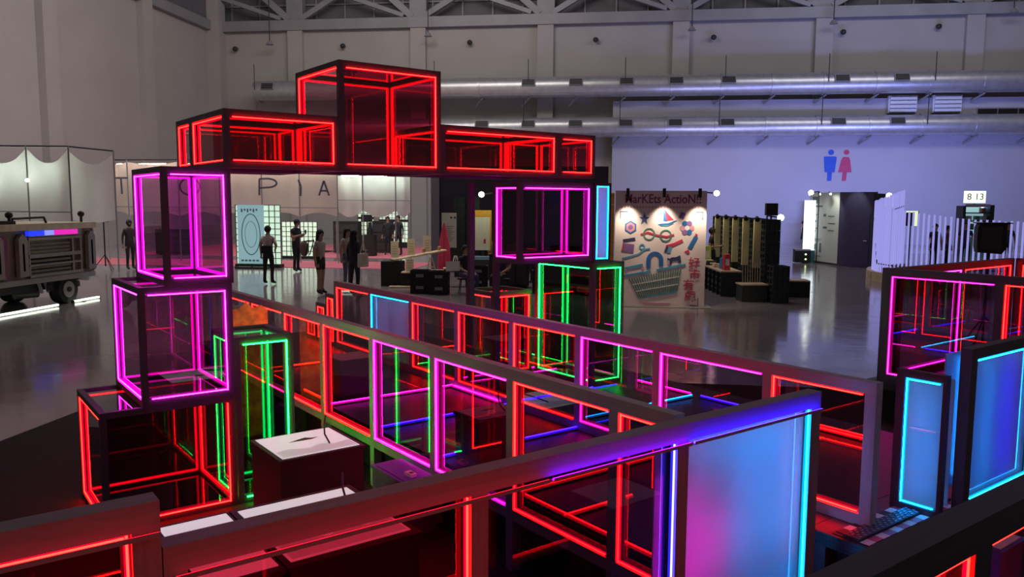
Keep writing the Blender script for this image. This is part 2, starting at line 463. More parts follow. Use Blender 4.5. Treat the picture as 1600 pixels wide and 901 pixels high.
# ------------------------------------------------------------------ neon frames
T = 0.013
CORE = 0.0065
def tube(parent, lo, hi, color, out, name='neon_tube'):
    """one neon tube: a sleeve with its bright core standing proud on the side 'out' (axis, sign)"""
    sl = block(name, parent, lo, hi, NEON[color][1])
    d = [hi[i]-lo[i] for i in range(3)]; c = [(lo[i]+hi[i])/2 for i in range(3)]
    ax, sg = out
    k = max(range(3), key=lambda i: d[i])
    l2, h2 = [0]*3, [0]*3
    for i in range(3):
        if i == k: l2[i], h2[i] = -0.5, 0.5
        elif i == ax:
            l2[i], h2[i] = (-0.5 - CORE/d[i], -0.5) if sg < 0 else (0.5, 0.5 + CORE/d[i])
        else: l2[i], h2[i] = -CORE/d[i]/2, CORE/d[i]/2
    block('bright_core', sl, l2, h2, NEON[color][0])
    return sl
def strips(parent, rect, pos, axis, color, sides='ltrb', t=T, out=-1):
    """tubes round an opening; rect=(u0,u1,z0,z1) local, pos = across coordinate, axis 0: runs along local x, 1: along local y"""
    u0, u1, z0, z1 = rect
    d = 0.012
    def bx(ua, ub, za, zb):
        if axis == 0: tube(parent, (ua, pos-d/2, za), (ub, pos+d/2, zb), color, (1, out))
        else: tube(parent, (pos-d/2, ua, za), (pos+d/2, ub, zb), color, (0, out))
    if 'l' in sides: bx(u0, u0+t, z0, z1)
    if 'r' in sides: bx(u1-t, u1, z0, z1)
    if 't' in sides: bx(u0+t, u1-t, z1-t, z1)
    if 'b' in sides: bx(u0+t, u1-t, z0, z0+t)

def neon_box(label, a0, a1, b0, b1, z0, z1, color, front='red', side='smoke', back='smoke', t=0.044, faces='flkr',
             group=None, top=True, fstrips='trb', base=True, frame='frame', name='neon_box'):
    o = thing(name, label, 'light box', S(a0, b0, z0), SROT, group)
    A, B, H = a1-a0, b1-b0, z1-z0
    for x in (0, A-t):
        for y in (0, B-t):
            block('post', o, (x, y, 0), (x+t, y+t, H), frame)
    for z in (0, H-t):
        for y in (0, B-t): block('rail', o, (t, y, z), (A-t, y+t, z+t), frame)
        for x in (0, A-t): block('rail', o, (x, t, z), (x+t, B-t, z+t), frame)
    g = 0.006
    if 'f' in faces:
        strips(o, (t+g, A-t-g, t+g, H-t-g), 0.004, 0, color, fstrips)
        block('pane', o, (t, t*0.62, t), (A-t, t*0.62+0.008, H-t), PANE[front])
    if 'k' in faces:
        strips(o, (t+g, A-t-g, t+g, H-t-g), B-t*0.62, 0, color, out=1)
        block('pane', o, (t, B-t*0.38, t), (A-t, B-t*0.38+0.008, H-t), PANE[back])
    if 'l' in faces:
        strips(o, (t+g, B-t-g, t+g, H-t-g), 0.018, 1, color, 'rtb')
        block('pane', o, (t*0.72, t, t), (t*0.72+0.008, B-t, H-t), PANE[side])
    if 'r' in faces:
        strips(o, (t+g, B-t-g, t+g, H-t-g), A-t*0.62, 1, color, out=1)
        block('pane', o, (A-t*0.38, t, t), (A-t*0.38+0.008, B-t, H-t), PANE[side])
    if base: block('base_pane', o, (t, t, t*0.4), (A-t, B-t, t*0.4+0.008), PANE['dark'])
    if top: block('top_pane', o, (t, t, H-t*0.5), (A-t, B-t, H-t*0.5+0.008), PANE['clear'])
    return o

def arch():
    g = 'stacked neon boxes of the archway'
    f = 6.10
    neon_box('red neon box at the foot of the stepped tower', 0.985, 1.925, f, 7.03, 0.0, 0.875, 'red', 'dark', 'clear', 'dark', group=g, fstrips='rb')
    neon_box('magenta neon box in the middle of the stepped tower', 1.27, 1.930, f, 7.03, 0.876, 1.742, 'magenta', 'dark', 'clear', 'violet', group=g)
    neon_box('narrow magenta neon box at the top of the stepped tower', 1.455, 1.945, f, 7.03, 1.743, 2.603, 'magenta', 'violet', 'clear', 'violet', group=g)
    # the crossing beam
    z = 2.655
    neon_box('red neon box on the tower end of the crossing beam', 1.906, 2.830, f, 6.97, z-0.05, 3.04, 'red', 'red', 'smoke', 'red', group=g, t=0.046)
    neon_box('small red neon box behind the tower end of the crossing beam', 1.906, 2.830, 6.972, 7.41, z-0.05, 3.04, 'red', 'red', 'smoke', 'smoke', group=g, faces='lkr', t=0.046)
    neon_box('tall red neon box rising from the crossing beam', 2.832, 3.792, f, 7.0, z-0.05, 3.492, 'red', 'red', 'smoke', 'smoke', group=g, t=0.046)
    neon_box('long low red neon box on the crossing beam', 3.794, 5.140, f, 7.0, z-0.05, 3.04, 'red', 'red', 'smoke', 'red', group=g, t=0.046)
    neon_box('short red neon box closing the crossing beam', 5.142, 5.632, f, 7.0, z-0.05, 3.04, 'red', 'red', 'smoke', 'red', group=g, t=0.046)
    # the other leg
    neon_box('magenta neon box hung under the crossing beam', 4.665, 5.612, f, 6.54, 1.768, 2.562, 'magenta', 'plum', 'plum', 'plum', group=g, t=0.05)
    neon_box('green neon box standing under the magenta one', 5.622, 6.078, f, 7.05, 0.44, 1.745, 'green', 'green', 'green', 'green', group=g, t=0.05)
    # posts that carry the beam
    p = thing('beam_post', 'thin dark post under the crossing beam beside the hung magenta box', 'post', S(4.66, 6.93, 0.44), SROT)
    block('shaft', p, (0, 0, 0), (0.055, 0.055, 2.122), 'frame'); block('foot_plate', p, (-0.05, -0.05, 0), (0.105, 0.105, 0.012), 'frame')
    p = thing('beam_post', 'dark post under the hung magenta box', 'post', S(4.665, 6.485, 0.44), SROT)
    block('shaft', p, (0, 0, 0), (0.055, 0.055, 1.327), 'frame'); block('foot_plate', p, (-0.05, -0.05, 0), (0.105, 0.105, 0.012), 'frame')
    # cyan opal light box beside the magenta one
    o = thing('opal_light_box', 'slim cyan opal light box beside the hung magenta box', 'light box', S(5.634, f, 1.748), SROT)
    A, B, H = 0.235, 0.44, 0.82
    for x in (0, A-0.03):
        for y in (0, B-0.03): block('post', o, (x, y, 0), (x+0.03, y+0.03, H), 'frame')
    for zz in (0, H-0.03):
        for y in (0, B-0.03): block('rail', o, (0.03, y, zz), (A-0.03, y+0.03, zz+0.03), 'frame')
        for x in (0, A-0.03): block('rail', o, (x, 0.03, zz), (x+0.03, B-0.03, zz+0.03), 'frame')
    strips(o, (0.034, A-0.034, 0.034, H-0.034), 0.012, 0, 'cyan')
    block('opal_sheet', o, (0.03, 0.026, 0.03), (A-0.03, 0.034, H-0.03), 'opal')
    tube(o, (0.11, 0.16, 0.1), (0.11+T, 0.172, 0.72), 'cyan', (1, -1), 'added_back_tube')  # hidden tube and board added to light the slim opal sheet
    block('added_back_board', o, (0.03, 0.20, 0.03), (A-0.03, 0.208, H-0.03), 'white')
    # low red box behind
    neon_box('low red neon box behind the green leg of the arch', 5.05, 5.60, 7.07, 7.6, 0.44, 1.385, 'red', 'dark', 'dark', 'dark', group=g, t=0.045)
    # green box beside the tower
    neon_box('green neon box beside the stepped tower', 1.935, 2.40, f+0.0, 6.69, 0.0, 1.318, 'green', 'green', 'green', 'green', group=g)
arch()

def neon_wall(label, axis, const, u0, u1, z0, z1, posts, bays, rail=0.07, foot=None, name='neon_wall', pw=0.07, group=None, bot=True, fm='rail'):
    """axis 'b': wall along b at a=const; axis 'a': along a at b=const.  bays: (ua, ub, color, pane, sides)"""
    loc = S(const, u0, 0) if axis == 'b' else S(u0, const, 0)
    o = thing(name, label, 'partition', loc, SROT, group)
    ax = 1 if axis == 'b' else 0
    def bx(nm, ua, ub, wa, wb, za, zb, m):
        if ax == 1: block(nm, o, (wa, ua-u0, za), (wb, ub-u0, zb), m)
        else: block(nm, o, (ua-u0, wa, za), (ub-u0, wb, zb), m)
    h = rail/2
    bx('top_rail', u0, u1, -h, h, z1-rail, z1, fm)
    if bot: bx('bottom_rail', u0, u1, -h, h, z0, z0+rail, fm)
    for p in posts:
        if isinstance(p, tuple): pa, pb = p
        else: pa, pb = p-pw/2, p+pw/2
        za = z0+rail if bot else z0
        bx('post', pa, pb, -h, h, za, z1-rail, fm)
        if foot is not None and bot: bx('foot', pa, pb, -h, h, foot, z0, fm)
    for ua, ub, color, pane, sides in bays:
        zb = z0 + (rail if bot else 0.0)
        if color:
            strips(o, (ua-u0+0.006, ub-u0-0.006, zb+0.006, z1-rail-0.006), -h*0.55, ax, color, sides)
        if pane == 'opal': bx('opal_sheet', ua, ub, 0.006, 0.014, zb, z1-rail, 'opal')
        elif pane: bx('pane', ua, ub, 0.004, 0.012, zb, z1-rail, PANE[pane])
    return o

def walls():
    q = 0.035
    def bays(ps, spec, w=q):
        return [(ps[i]+w, ps[i+1]-w, *spec[i]) for i in range(len(spec))]
    # middle run
    P = [2.60, 3.03, 3.96, 4.90, 5.86, 6.85, 7.79, 8.75, 9.70]
    spec = [('red', 'dark', 'rtb'), ('red', 'dark', 'rtb'), ('pink', 'dark', 'rtb'), ('pink', 'dark', 'rtb'), ('red', 'dark', 'rtb'),
            ('red', 'dark', 'rtb'), ('red', 'dark', 'rtb'), ('red', 'dark', 'rtb')]
    neon_wall('middle run of see-through neon wall with red and pink bays on legs', 'b', 2.995, 2.60, 9.735, 0.345, 1.32, P[1:], bays(P, spec), foot=0.0, fm='rail_light')
    # back run
    P = [2.42, 3.13, 4.11, 5.00, 5.94, 6.885, 7.83, 8.835, 9.82]
    spec = [('red', 'dark', 'rtb'), ('pink', 'dark', 'rtb'), ('pink', 'dark', 'rtb'), ('red', 'dark', 'rtb'), ('red', 'dark', 'rtb'),
            ('red', 'dark', 'rtb'), ('cyan', 'opal', 'rt'), ('red', 'dark', 'rtb')]
    n = neon_wall('long rear run of neon wall with one opal cyan bay', 'b', 4.485, 2.385, 9.855, 0.442, 1.32, P, bays(P, spec), fm='rail_light')
    for b0 in (8.13, 8.53): tube(n, (0.13, b0-2.385, 0.58), (0.142, b0-2.385+T, 1.18), 'soft', (0, -1), 'added_back_tube')  # unseen tubes and board added behind the opal bay for its glow
    block('added_back_board', n, (0.16, 7.87-2.385, 0.53), (0.168, 8.80-2.385, 1.24), 'white')
    for k, (b0, b1, zt, l) in enumerate(((9.86, 10.16, 1.13, 'tallest red step panel at the end of the rear neon wall'),
                                      (10.165, 10.48, 0.98, 'middle red step panel at the end of the rear neon wall'),
                                      (10.485, 10.83, 0.80, 'lowest red step panel at the end of the rear neon wall'))):
        neon_wall(l, 'b', 4.485, b0, b1, 0.442, zt, [(b0, b0+0.05), (b1-0.05, b1)], [(b0+0.05, b1-0.05, 'red', 'dark', 'ltrb')], rail=0.05, group='red step panels')
    # near run
    o = neon_wall('near neon wall run with a wide opal panel at its end', 'a', 2.5075, 0.551, 4.012, 0.12, 1.32,
              [(0.551, 0.62), (1.662, 1.742), (2.832, 2.910), (3.922, 4.012)],
              [(0.62, 1.662, 'red', 'darkred', 'r'), (1.742, 2.832, 'ice', 'navy', 'r'), (2.910, 3.922, 'cyan', 'opal', 'rb')], rail=0.085, foot=0.0)
    # hidden tubes and a board added behind the opal panel to brighten it
    X = 2.910-0.551
    for dx, z0, z1, c in ((0.06, 0.24, 0.98, 'magenta'), (0.24, 0.24, 0.80, 'magenta'), (0.52, 0.24, 1.18, 'cyan'), (0.76, 0.24, 1.18, 'cyan'), (0.94, 0.24, 1.18, 'cyan')):
        tube(o, (X+dx, 0.15, z0), (X+dx+T, 0.162, z1), c, (1, -1), 'added_back_tube')
    tube(o, (X+0.06, 0.13, 1.17), (X+0.9, 0.142, 1.17+T), 'cyan', (1, -1), 'added_back_tube')
    block('added_back_board', o, (X, 0.17, 0.20), (X+1.012, 0.178, 1.235), 'white')
    # tubes under the rail; dim red ones and cover channel added to tint it
    def lip(o, u0, x0, x1, zr, c):
        block('lip_tube', o, (x0-u0, -0.0425-0.028, zr-0.010), (x1-u0, -0.0425-0.020, zr-0.003), NEON[c][0])
        block('added_lip_cover', o, (x0-u0, -0.0425-0.032, zr-0.013), (x1-u0, -0.0425-0.029, zr-0.001), 'rail')
        block('added_lip_cover', o, (x0-u0, -0.0425-0.032, zr-0.016), (x1-u0, -0.0425, zr-0.013), 'rail')
    lip(o, 0.551, 2.05, 2.9, 1.235, 'lipblue'); lip(o, 0.551, 2.92, 3.99, 1.235, 'blue'); lip(o, 0.551, 0.58, 2.03, 1.235, 'dimred')
    o2 = neon_wall('tall red neon panel ending the near wall run', 'a', 2.5075, 0.05, 0.547, 0.12, 1.47, [(0.05, 0.10), (0.467, 0.547)],
              [(0.10, 0.467, 'red', 'darkred', 'ltrb')], rail=0.085, foot=0.0)
    lip(o2, 0.05, 0.06, 0.54, 1.385, 'dimred')
    # closest run at the lower corner
    n = neon_wall('closest neon wall run with red bays and dark rail', 'a', 1.162, 0.10, 4.30, 0.0, 1.32,
              [(0.10, 0.17), (1.36, 1.48), (2.75, 2.875), (4.23, 4.30)],
              [(0.17, 1.36, 'red', 'smoke', 'ltrb'), (1.48, 2.75, 'red', 'smoke', 'ltrb'), (2.875, 4.23, 'red', 'smoke', 'ltrb')], rail=0.11, fm='frame')
    for a0, a1, c in ((0.2, 1.34, 'red'), (1.5, 2.72, 'red')):  # tubes added on the unseen rear side to redden the near wall
        tube(n, (a0-0.1, 0.056, 0.70), (a1-0.1, 0.068, 0.70+T), c, (1, 1), 'added_rear_tube'); tube(n, (a0-0.1, 0.056, 1.19), (a1-0.1, 0.068, 1.19+T), c, (1, 1), 'added_rear_tube')
    # opal panels by the ramp
    n = neon_wall('narrow opal cyan panel standing beside the checkered ramp', 'b', 4.9375, 2.20, 2.51, 0.442, 1.336, [(2.20, 2.225), (2.455, 2.51)],
              [(2.225, 2.455, 'cyan', 'opal', 'rtb')], rail=0.045, fm='frame')
    tube(n, (0.10, 0.12, 0.55), (0.112, 0.132+0.0, 1.22), 'cyan', (0, -1), 'added_back_tube')  # hidden tube and board added to make the narrow panel glow
    block('added_back_board', n, (0.14, 0.03, 0.49), (0.148, 0.26, 1.29), 'white')
    n = neon_wall('large opal cyan panel behind the closest wall run', 'a', 2.1275, 4.97, 6.2, 0.50, 1.51, [(4.97, 5.05), (5.92, 6.2)],
              [(5.05, 5.92, 'cyan', 'opal', 'trb')], rail=0.065, foot=0.44, fm='frame')
    for dx, c in ((0.25, 'cyan'), (0.55, 'blue')): tube(n, (0.08+dx, 0.12, 0.62), (0.08+dx+T, 0.132, 1.40), c, (1, -1), 'added_back_tube')  # hidden tubes and board added to make the large panel glow
    block('added_back_board', n, (0.08, 0.15, 0.57), (0.95, 0.158, 1.445), mat('board_mauve', (0.45, 0.40, 0.62), 0.3))
    # far open enclosure
    neon_wall('near side of the far open enclosure with magenta and red tubes', 'b', 8.46, 2.1, 4.52, 0.442, 1.68, [(2.1, 2.2), (3.30, 3.38), (4.42, 4.52)],
              [(2.2, 3.30, 'red', 'dark', 'rtb'), (3.38, 4.42, 'pink', 'dark', 'rtb')], rail=0.08, fm='frame')
    block_wall = neon_wall('end side of the far open enclosure with red tubes', 'a', 4.43, 8.56, 11.46, 0.442, 1.68, [(8.56, 8.64), (10.0, 10.08), (11.38, 11.46)],
              [(8.64, 10.0, 'magenta', 'dark', 'trb'), (10.08, 11.38, 'red', 'dark', 'ltrb')], rail=0.08, fm='frame')
    neon_wall('rear side of the far open enclosure with red tubes', 'b', 11.5, 2.1, 4.38, 0.442, 1.68, [(2.1, 2.2), (3.25, 3.33), (4.30, 4.38)],
              [(2.2, 3.25, 'red', 'dark', 'ltrb'), (3.33, 4.30, 'red', 'dark', 'ltrb')], rail=0.08, fm='frame')
walls()

def floor_tubes():
    """tubes laid on the platform between the wall runs"""
    z = 0.442
    def along_a(b, a0, a1, c, l):
        o = thing('floor_neon_tube', l, 'neon tube', S(a0, b, z), SROT, 'neon tubes on the maze platform')
        tube(o, (0, -0.012, 0.008), (a1-a0, 0.012, 0.02), c, (2, 1)); block('channel', o, (0, -0.02, 0), (a1-a0, 0.02, 0.008), 'frame')
    def along_b(a, b0, b1, c, l):
        o = thing('floor_neon_tube', l, 'neon tube', S(a, b0, z), SROT, 'neon tubes on the maze platform')
        tube(o, (-0.012, 0, 0.008), (0.012, b1-b0, 0.02), c, (2, 1)); block('channel', o, (-0.02, 0, 0), (0.02, b1-b0, 0.008), 'frame')
    along_a(8.90, 3.10, 4.46, 'orange', 'orange floor tube crossing below the opal cyan bay')
    along_a(6.96, 3.10, 4.46, 'magenta', 'magenta floor tube crossing between the two neon walls')
    along_a(5.98, 3.10, 4.46, 'blue', 'blue floor tube crossing farther from the near wall')
    along_a(5.00, 3.10, 4.46, 'blue', 'blue floor tube crossing closer to the near wall')
    along_a(4.06, 3.10, 4.46, 'red', 'red floor tube crossing farther from the near wall')
    along_a(3.58, 3.10, 3.68, 'red', 'short red floor tube crossing closer to the near wall')
    along_b(3.12, 7.03, 7.66, 'orange', 'short orange floor tube along the middle neon wall')
    along_b(4.44, 6.10, 6.92, 'magenta', 'magenta floor tube along the rear neon wall')
    along_b(3.12, 2.78, 4.00, 'red', 'red floor tube along the middle neon wall')
    along_a(8.12, 4.60, 6.15, 'green', 'green floor tube crossing beyond the rear neon wall')
    along_a(7.18, 4.60, 6.15, 'magenta', 'magenta floor tube crossing beyond the rear neon wall')
    along_a(6.02, 4.60, 5.58, 'blue', 'blue floor tube crossing beyond the rear neon wall')
    along_a(5.19, 4.60, 6.15, 'cyan', 'teal floor tube crossing beyond the rear neon wall')
    along_b(6.20, 7.25, 8.12, 'green', 'green floor tube along the outer platform edge')
    along_b(6.20, 5.25, 5.98, 'pink', 'pink floor tube along the outer platform edge')
    along_b(6.20, 3.35, 3.85, 'red', 'first red floor tube along the outer platform edge')
    along_b(6.12, 3.35, 3.85, 'red', 'second red floor tube along the outer platform edge')
    along_b(6.20, 4.2, 5.12, 'blue', 'blue floor tube along the outer platform edge')
floor_tubes()
# ------------------------------------------------------------------ pedestals, ramp and loose pieces of the maze
M['lightpad'] = emit('light_pad', (0.95, 0.90, 0.95), 0.52)
def quad_sheet(parent, lo, hi, z, m='paper', name='poster_sheet'):
    return block(name, parent, (lo[0], lo[1], z), (hi[0], hi[1], z+0.004), m)
def pedestal(label, a0, a1, b0, b1, z0, h, sheet, body='pedestal', art=False, sheet_mat='paper'):
    o = thing('pedestal', label, 'pedestal', S(a0, b0, z0), SROT)
    A, B = a1-a0, b1-b0
    MB().box((0.012, 0.012, 0), (A-0.012, B-0.012, h-0.02)).build('body', body, o)
    MB().box((0, 0, h-0.02), (A, B, h)).build('top_board', body, o)
    sh = quad_sheet(o, (sheet[0], sheet[1]), (sheet[2], sheet[3]), h, sheet_mat)
    if art:
        g = emit('pad_grey', (0.80, 0.80, 0.84), 0.34) if sheet_mat == 'lightpad' else mat('sheet_grey', (0.42, 0.42, 0.45), 0.7)
        x0, y0, x1, y1 = sheet
        def blob(pts, m, nm, dz):
            b = MB(); n = len(pts)
            b.v = [(x0+(x1-x0)*u, y0+(y1-y0)*v, h+0.004+dz) for u, v in pts] + [(x0+(x1-x0)*u, y0+(y1-y0)*v, h+0.005+dz) for u, v in pts]
            b.f = [list(range(n)), [n+i for i in range(n)]]+[[i, (i+1) % n, n+(i+1) % n, n+i] for i in range(n)]; b.sm = [False]*len(b.f)
            b.build(nm, m, o)
        blob([(0.02, 0.02), (0.98, 0.02), (0.98, 0.30), (0.75, 0.24), (0.60, 0.34), (0.42, 0.22), (0.2, 0.34), (0.02, 0.28)], g, 'grey_swoosh', 0.0)
        blob([(0.30, 0.62), (0.55, 0.72), (0.62, 0.66), (0.72, 0.66), (0.60, 0.60), (0.48, 0.60)], M['dark'], 'dark_emblem', 0.0)
        c = MB(); pts = [(x0+(x1-x0)*u, y0+(y1-y0)*v, h+zz) for u, v, zz in ((0.70, 0.25, 0.012), (0.76, 0.55, 0.03), (0.88, 0.85, 0.05), (0.96, 1.0, 0.09))]
        c.path(pts, 0.006).build('pen_cord', 'dark', o)
    return o
M['pedestal'] = mat('pedestal_black', (0.045, 0.040, 0.046), 0.6)
M['purple'] = mat('pedestal_purple', (0.10, 0.045, 0.34), 0.6)
M['gold'] = mat('picture_gold', (0.70, 0.55, 0.12), 0.6, var=0.6, scale=9)
def maze_things():
    pedestal('black pedestal with a white drawing sheet and pen cord beside the green box', 1.70, 2.27, 4.58, 5.12, 0.0, 0.80, (0.03, 0.03, 0.54, 0.51), art=True, sheet_mat='lightpad')
    pedestal('long black pedestal with a wide drawing sheet behind the near wall', 1.185, 1.83, 3.12, 3.90, 0.0, 0.83, (0.03, 0.05, 0.61, 0.74), art=True, sheet_mat='lightpad')
    pedestal('black pedestal with a white sheet next to the tall red panel', 0.80, 1.175, 3.12, 3.90, 0.0, 0.83, (0.05, 0.05, 0.36, 0.75), sheet_mat='lightpad')
    pedestal('low pedestal with a grey sheet seen through the pink bay', 3.18, 3.62, 4.62, 5.06-0.1, 0.442, 0.36, (0.02, 0.02, 0.42, 0.32), art=True)
    pedestal('low pedestal with a pale sheet seen behind the red bay of the middle wall', 3.30, 3.72, 7.2, 7.6, 0.442, 0.36, (0.02, 0.02, 0.40, 0.38))
    pedestal('violet pedestal behind the closest wall run', 3.86, 4.12, 1.44, 1.66, 0.0, 0.80, (0.02, 0.02, 0.24, 0.20), body='purple')
    pedestal('dark pedestal with a grey sheet behind the closest wall run', 3.1, 3.55, 1.46, 1.86, 0.0, 0.62, (0.02, 0.02, 0.43, 0.38))
    pedestal('violet pedestal standing close beside the middle wall legs', 2.66, 2.92, 4.75, 5.30, 0.0, 0.40, (0.03, 0.03, 0.22, 0.5), body='purple', sheet_mat='purple')
    # small white dispenser on the violet one
    o = thing('hand_counter', 'small pale device lying on the violet pedestal', 'device', S(2.75, 4.85, 0.405), SROT)
    MB().box((0, 0, 0), (0.05, 0.09, 0.025)).build('case', 'white', o); MB().box((0.012, 0.02, 0.025), (0.038, 0.05, 0.028)).build('button', 'dark', o)
    # golden picture beyond the green box
    o = thing('picture_board', 'small golden picture board with a wavy top beside the stepped tower', 'picture', S(2.47, 7.85, 0), SROT)
    MB().prism([(0, 0), (0.36, 0), (0.36, 1.28), (0.30, 1.33), (0.22, 1.30), (0.15, 1.37), (0.08, 1.31), (0, 1.30)], 0, 0.03).build('board', 'gold', o)
    MB().box((0.16, 0.03, 0), (0.20, 0.06, 1.2)).build('strut', 'dark', o); MB().box((0.05, 0.0, 0), (0.31, 0.30, 0.02)).build('foot', 'dark', o)
    # checkered ramp
    o = thing('cable_ramp', 'black cable ramp with red and white tape squares at the platform entrance', 'ramp', S(4.22, 2.25, 0.44), SROT)
    Lr, Wr = 1.10, 0.235
    MB().prism([(0, 0), (0, 0.004), (Lr, 0.004), (Lr, 0)], 0, Wr).build('base', 'black', o)
    MB().box((0, 0.065, 0.004), (Lr, 0.165, 0.022)).build('tread', 'dark', o)
    for i in range(22):
        for j in range(4):
            x = 0.02+i*0.049; y = 0.072+j*0.023
            block('tread_bump', o, (x+(j % 2)*0.02, y, 0.022), (x+0.022+(j % 2)*0.02, y+0.013, 0.026), mat('bump_grey', (0.16, 0.17, 0.22), 0.4))
    ta, tb = mat('tape_red', (0.45, 0.03, 0.06), 0.5), mat('tape_white', (0.80, 0.62, 0.55), 0.5)
    for i in range(14):
        x = i*0.078
        block('tape_square', o, (x, 0.006, 0.004), (x+0.075, 0.060, 0.008), ta if i % 2 else tb)
        block('tape_square', o, (x+0.03, 0.172, 0.004), (min(Lr, x+0.075+0.03), 0.230, 0.008), tb if i % 2 else M['black'] if i < 8 else ta)
maze_things()

# ------------------------------------------------------------------ ventilation ducts
def ducts():
    def duct(label, z, r, x0, x1, step, vents):
        o = thing('ventilation_duct', label, 'duct', (x0, WALL_Y-1.55, z), 0, 'round ventilation ducts along the end wall')
        n = int((x1-x0)/step)
        for i in range(n):
            a, b = i*step, (i+1)*step
            MB().tube((a, 0, 0), (b-0.03, 0, 0), r, seg=28).build('duct_section', 'galv', o)
            MB().tube((b-0.09, 0, 0), (b+0.03, 0, 0), r+0.04, seg=28).build('duct_collar', 'galv', o)
            br = MB(); br.bar((a+0.15, 0.0, -r-0.02), (a+0.15, 0.62, -r-0.02), 0.10, 0.10); br.bar((a+0.15, -0.15, -r-0.04), (a-0.35, 0.55, -r-0.45), 0.08, 0.08)
            br.build('bracket', 'steel', o)
            if i % 2 == 0: MB().tube((a+0.15, -r-0.02, 0), (a+0.15, -r-0.02, 1.6 if z > 9 else 1.7), 0.025, seg=6).build('hanger', 'dark', o)
        MB().tube((-0.06, 0, 0), (0.0, 0, 0), r, seg=28).build('end_cap', 'galv', o)
        for vx in vents:
            ang = R(18)
            v = thing('vent_grille', None, None); v.parent = o
            v.location = (vx-x0, -math.cos(ang)*(r+0.02), math.sin(ang)*(r+0.02)); v.rotation_euler = (R(-18), 0, 0)
            block('vent_frame', v, (-0.42, -0.06, -0.22), (0.42, 0.02, 0.22), 'steel')
            for k in range(6):
                block('vent_slat', v, (-0.38, -0.075, -0.19+k*0.065), (0.38, -0.06, -0.19+k*0.065+0.045), 'black')
    W = WALL_Y-1.55
    duct('upper galvanised duct with a capped end', 9.52, 0.63, -23.4, 36, 2.94, [-22.4, 0.0-8.2-0, -8.3+2.9, -4.9+2.6, 0.6, 3.5, 6.3, 12.4, 15.4, 24.3][0:1]+[-5.6, -2.7, 0.35, 3.3, 6.35, 12.8, 16.1, 26.2])
    duct('lower galvanised duct passing above the restroom sign', 7.05, 0.60, -17.8, 36, 2.94, [-8.5, -5.6, -2.7, 0.35, 3.3, 6.35, 12.7, 16.0, 26.0])
    # two bright metal grilles and a long slot between the ducts
    for x, l in ((15.72, 'first bright louvred metal vent between the ducts'), (18.2, 'second bright louvred metal vent next to the long dark slot')):
        o = thing('louvre_vent', l, 'vent', (x, WALL_Y-0.92, 7.80), 0, 'bright louvred vents')
        block('frame', o, (0, -0.30, 0), (1.6, -0.02, 1.0), mat('vent_white', (0.70, 0.74, 0.82), 0.35))
        for k in range(4):
            block('louvre', o, (0.06, -0.42, 0.05+k*0.235), (1.54, -0.30, 0.21+k*0.235), mat('vent_white', (0.70, 0.74, 0.82), 0.35))
        block('bracket', o, (0.2, -0.02, 0.4), (1.4, 0.02, 0.7), 'steel')
    o = thing('slot_vent', 'long dark slot vent on the pale wall beside the louvred vents', 'vent', (20.75, WALL_Y-0.9, 7.65), 0)
    block('frame', o, (0, -0.05, 0), (9.0, 0, 0.42), 'steel')
    for k in range(8): block('slot', o, (0.06+k*1.12, -0.06, 0.05), (1.12+k*1.12, -0.05, 0.37), 'black')
ducts()

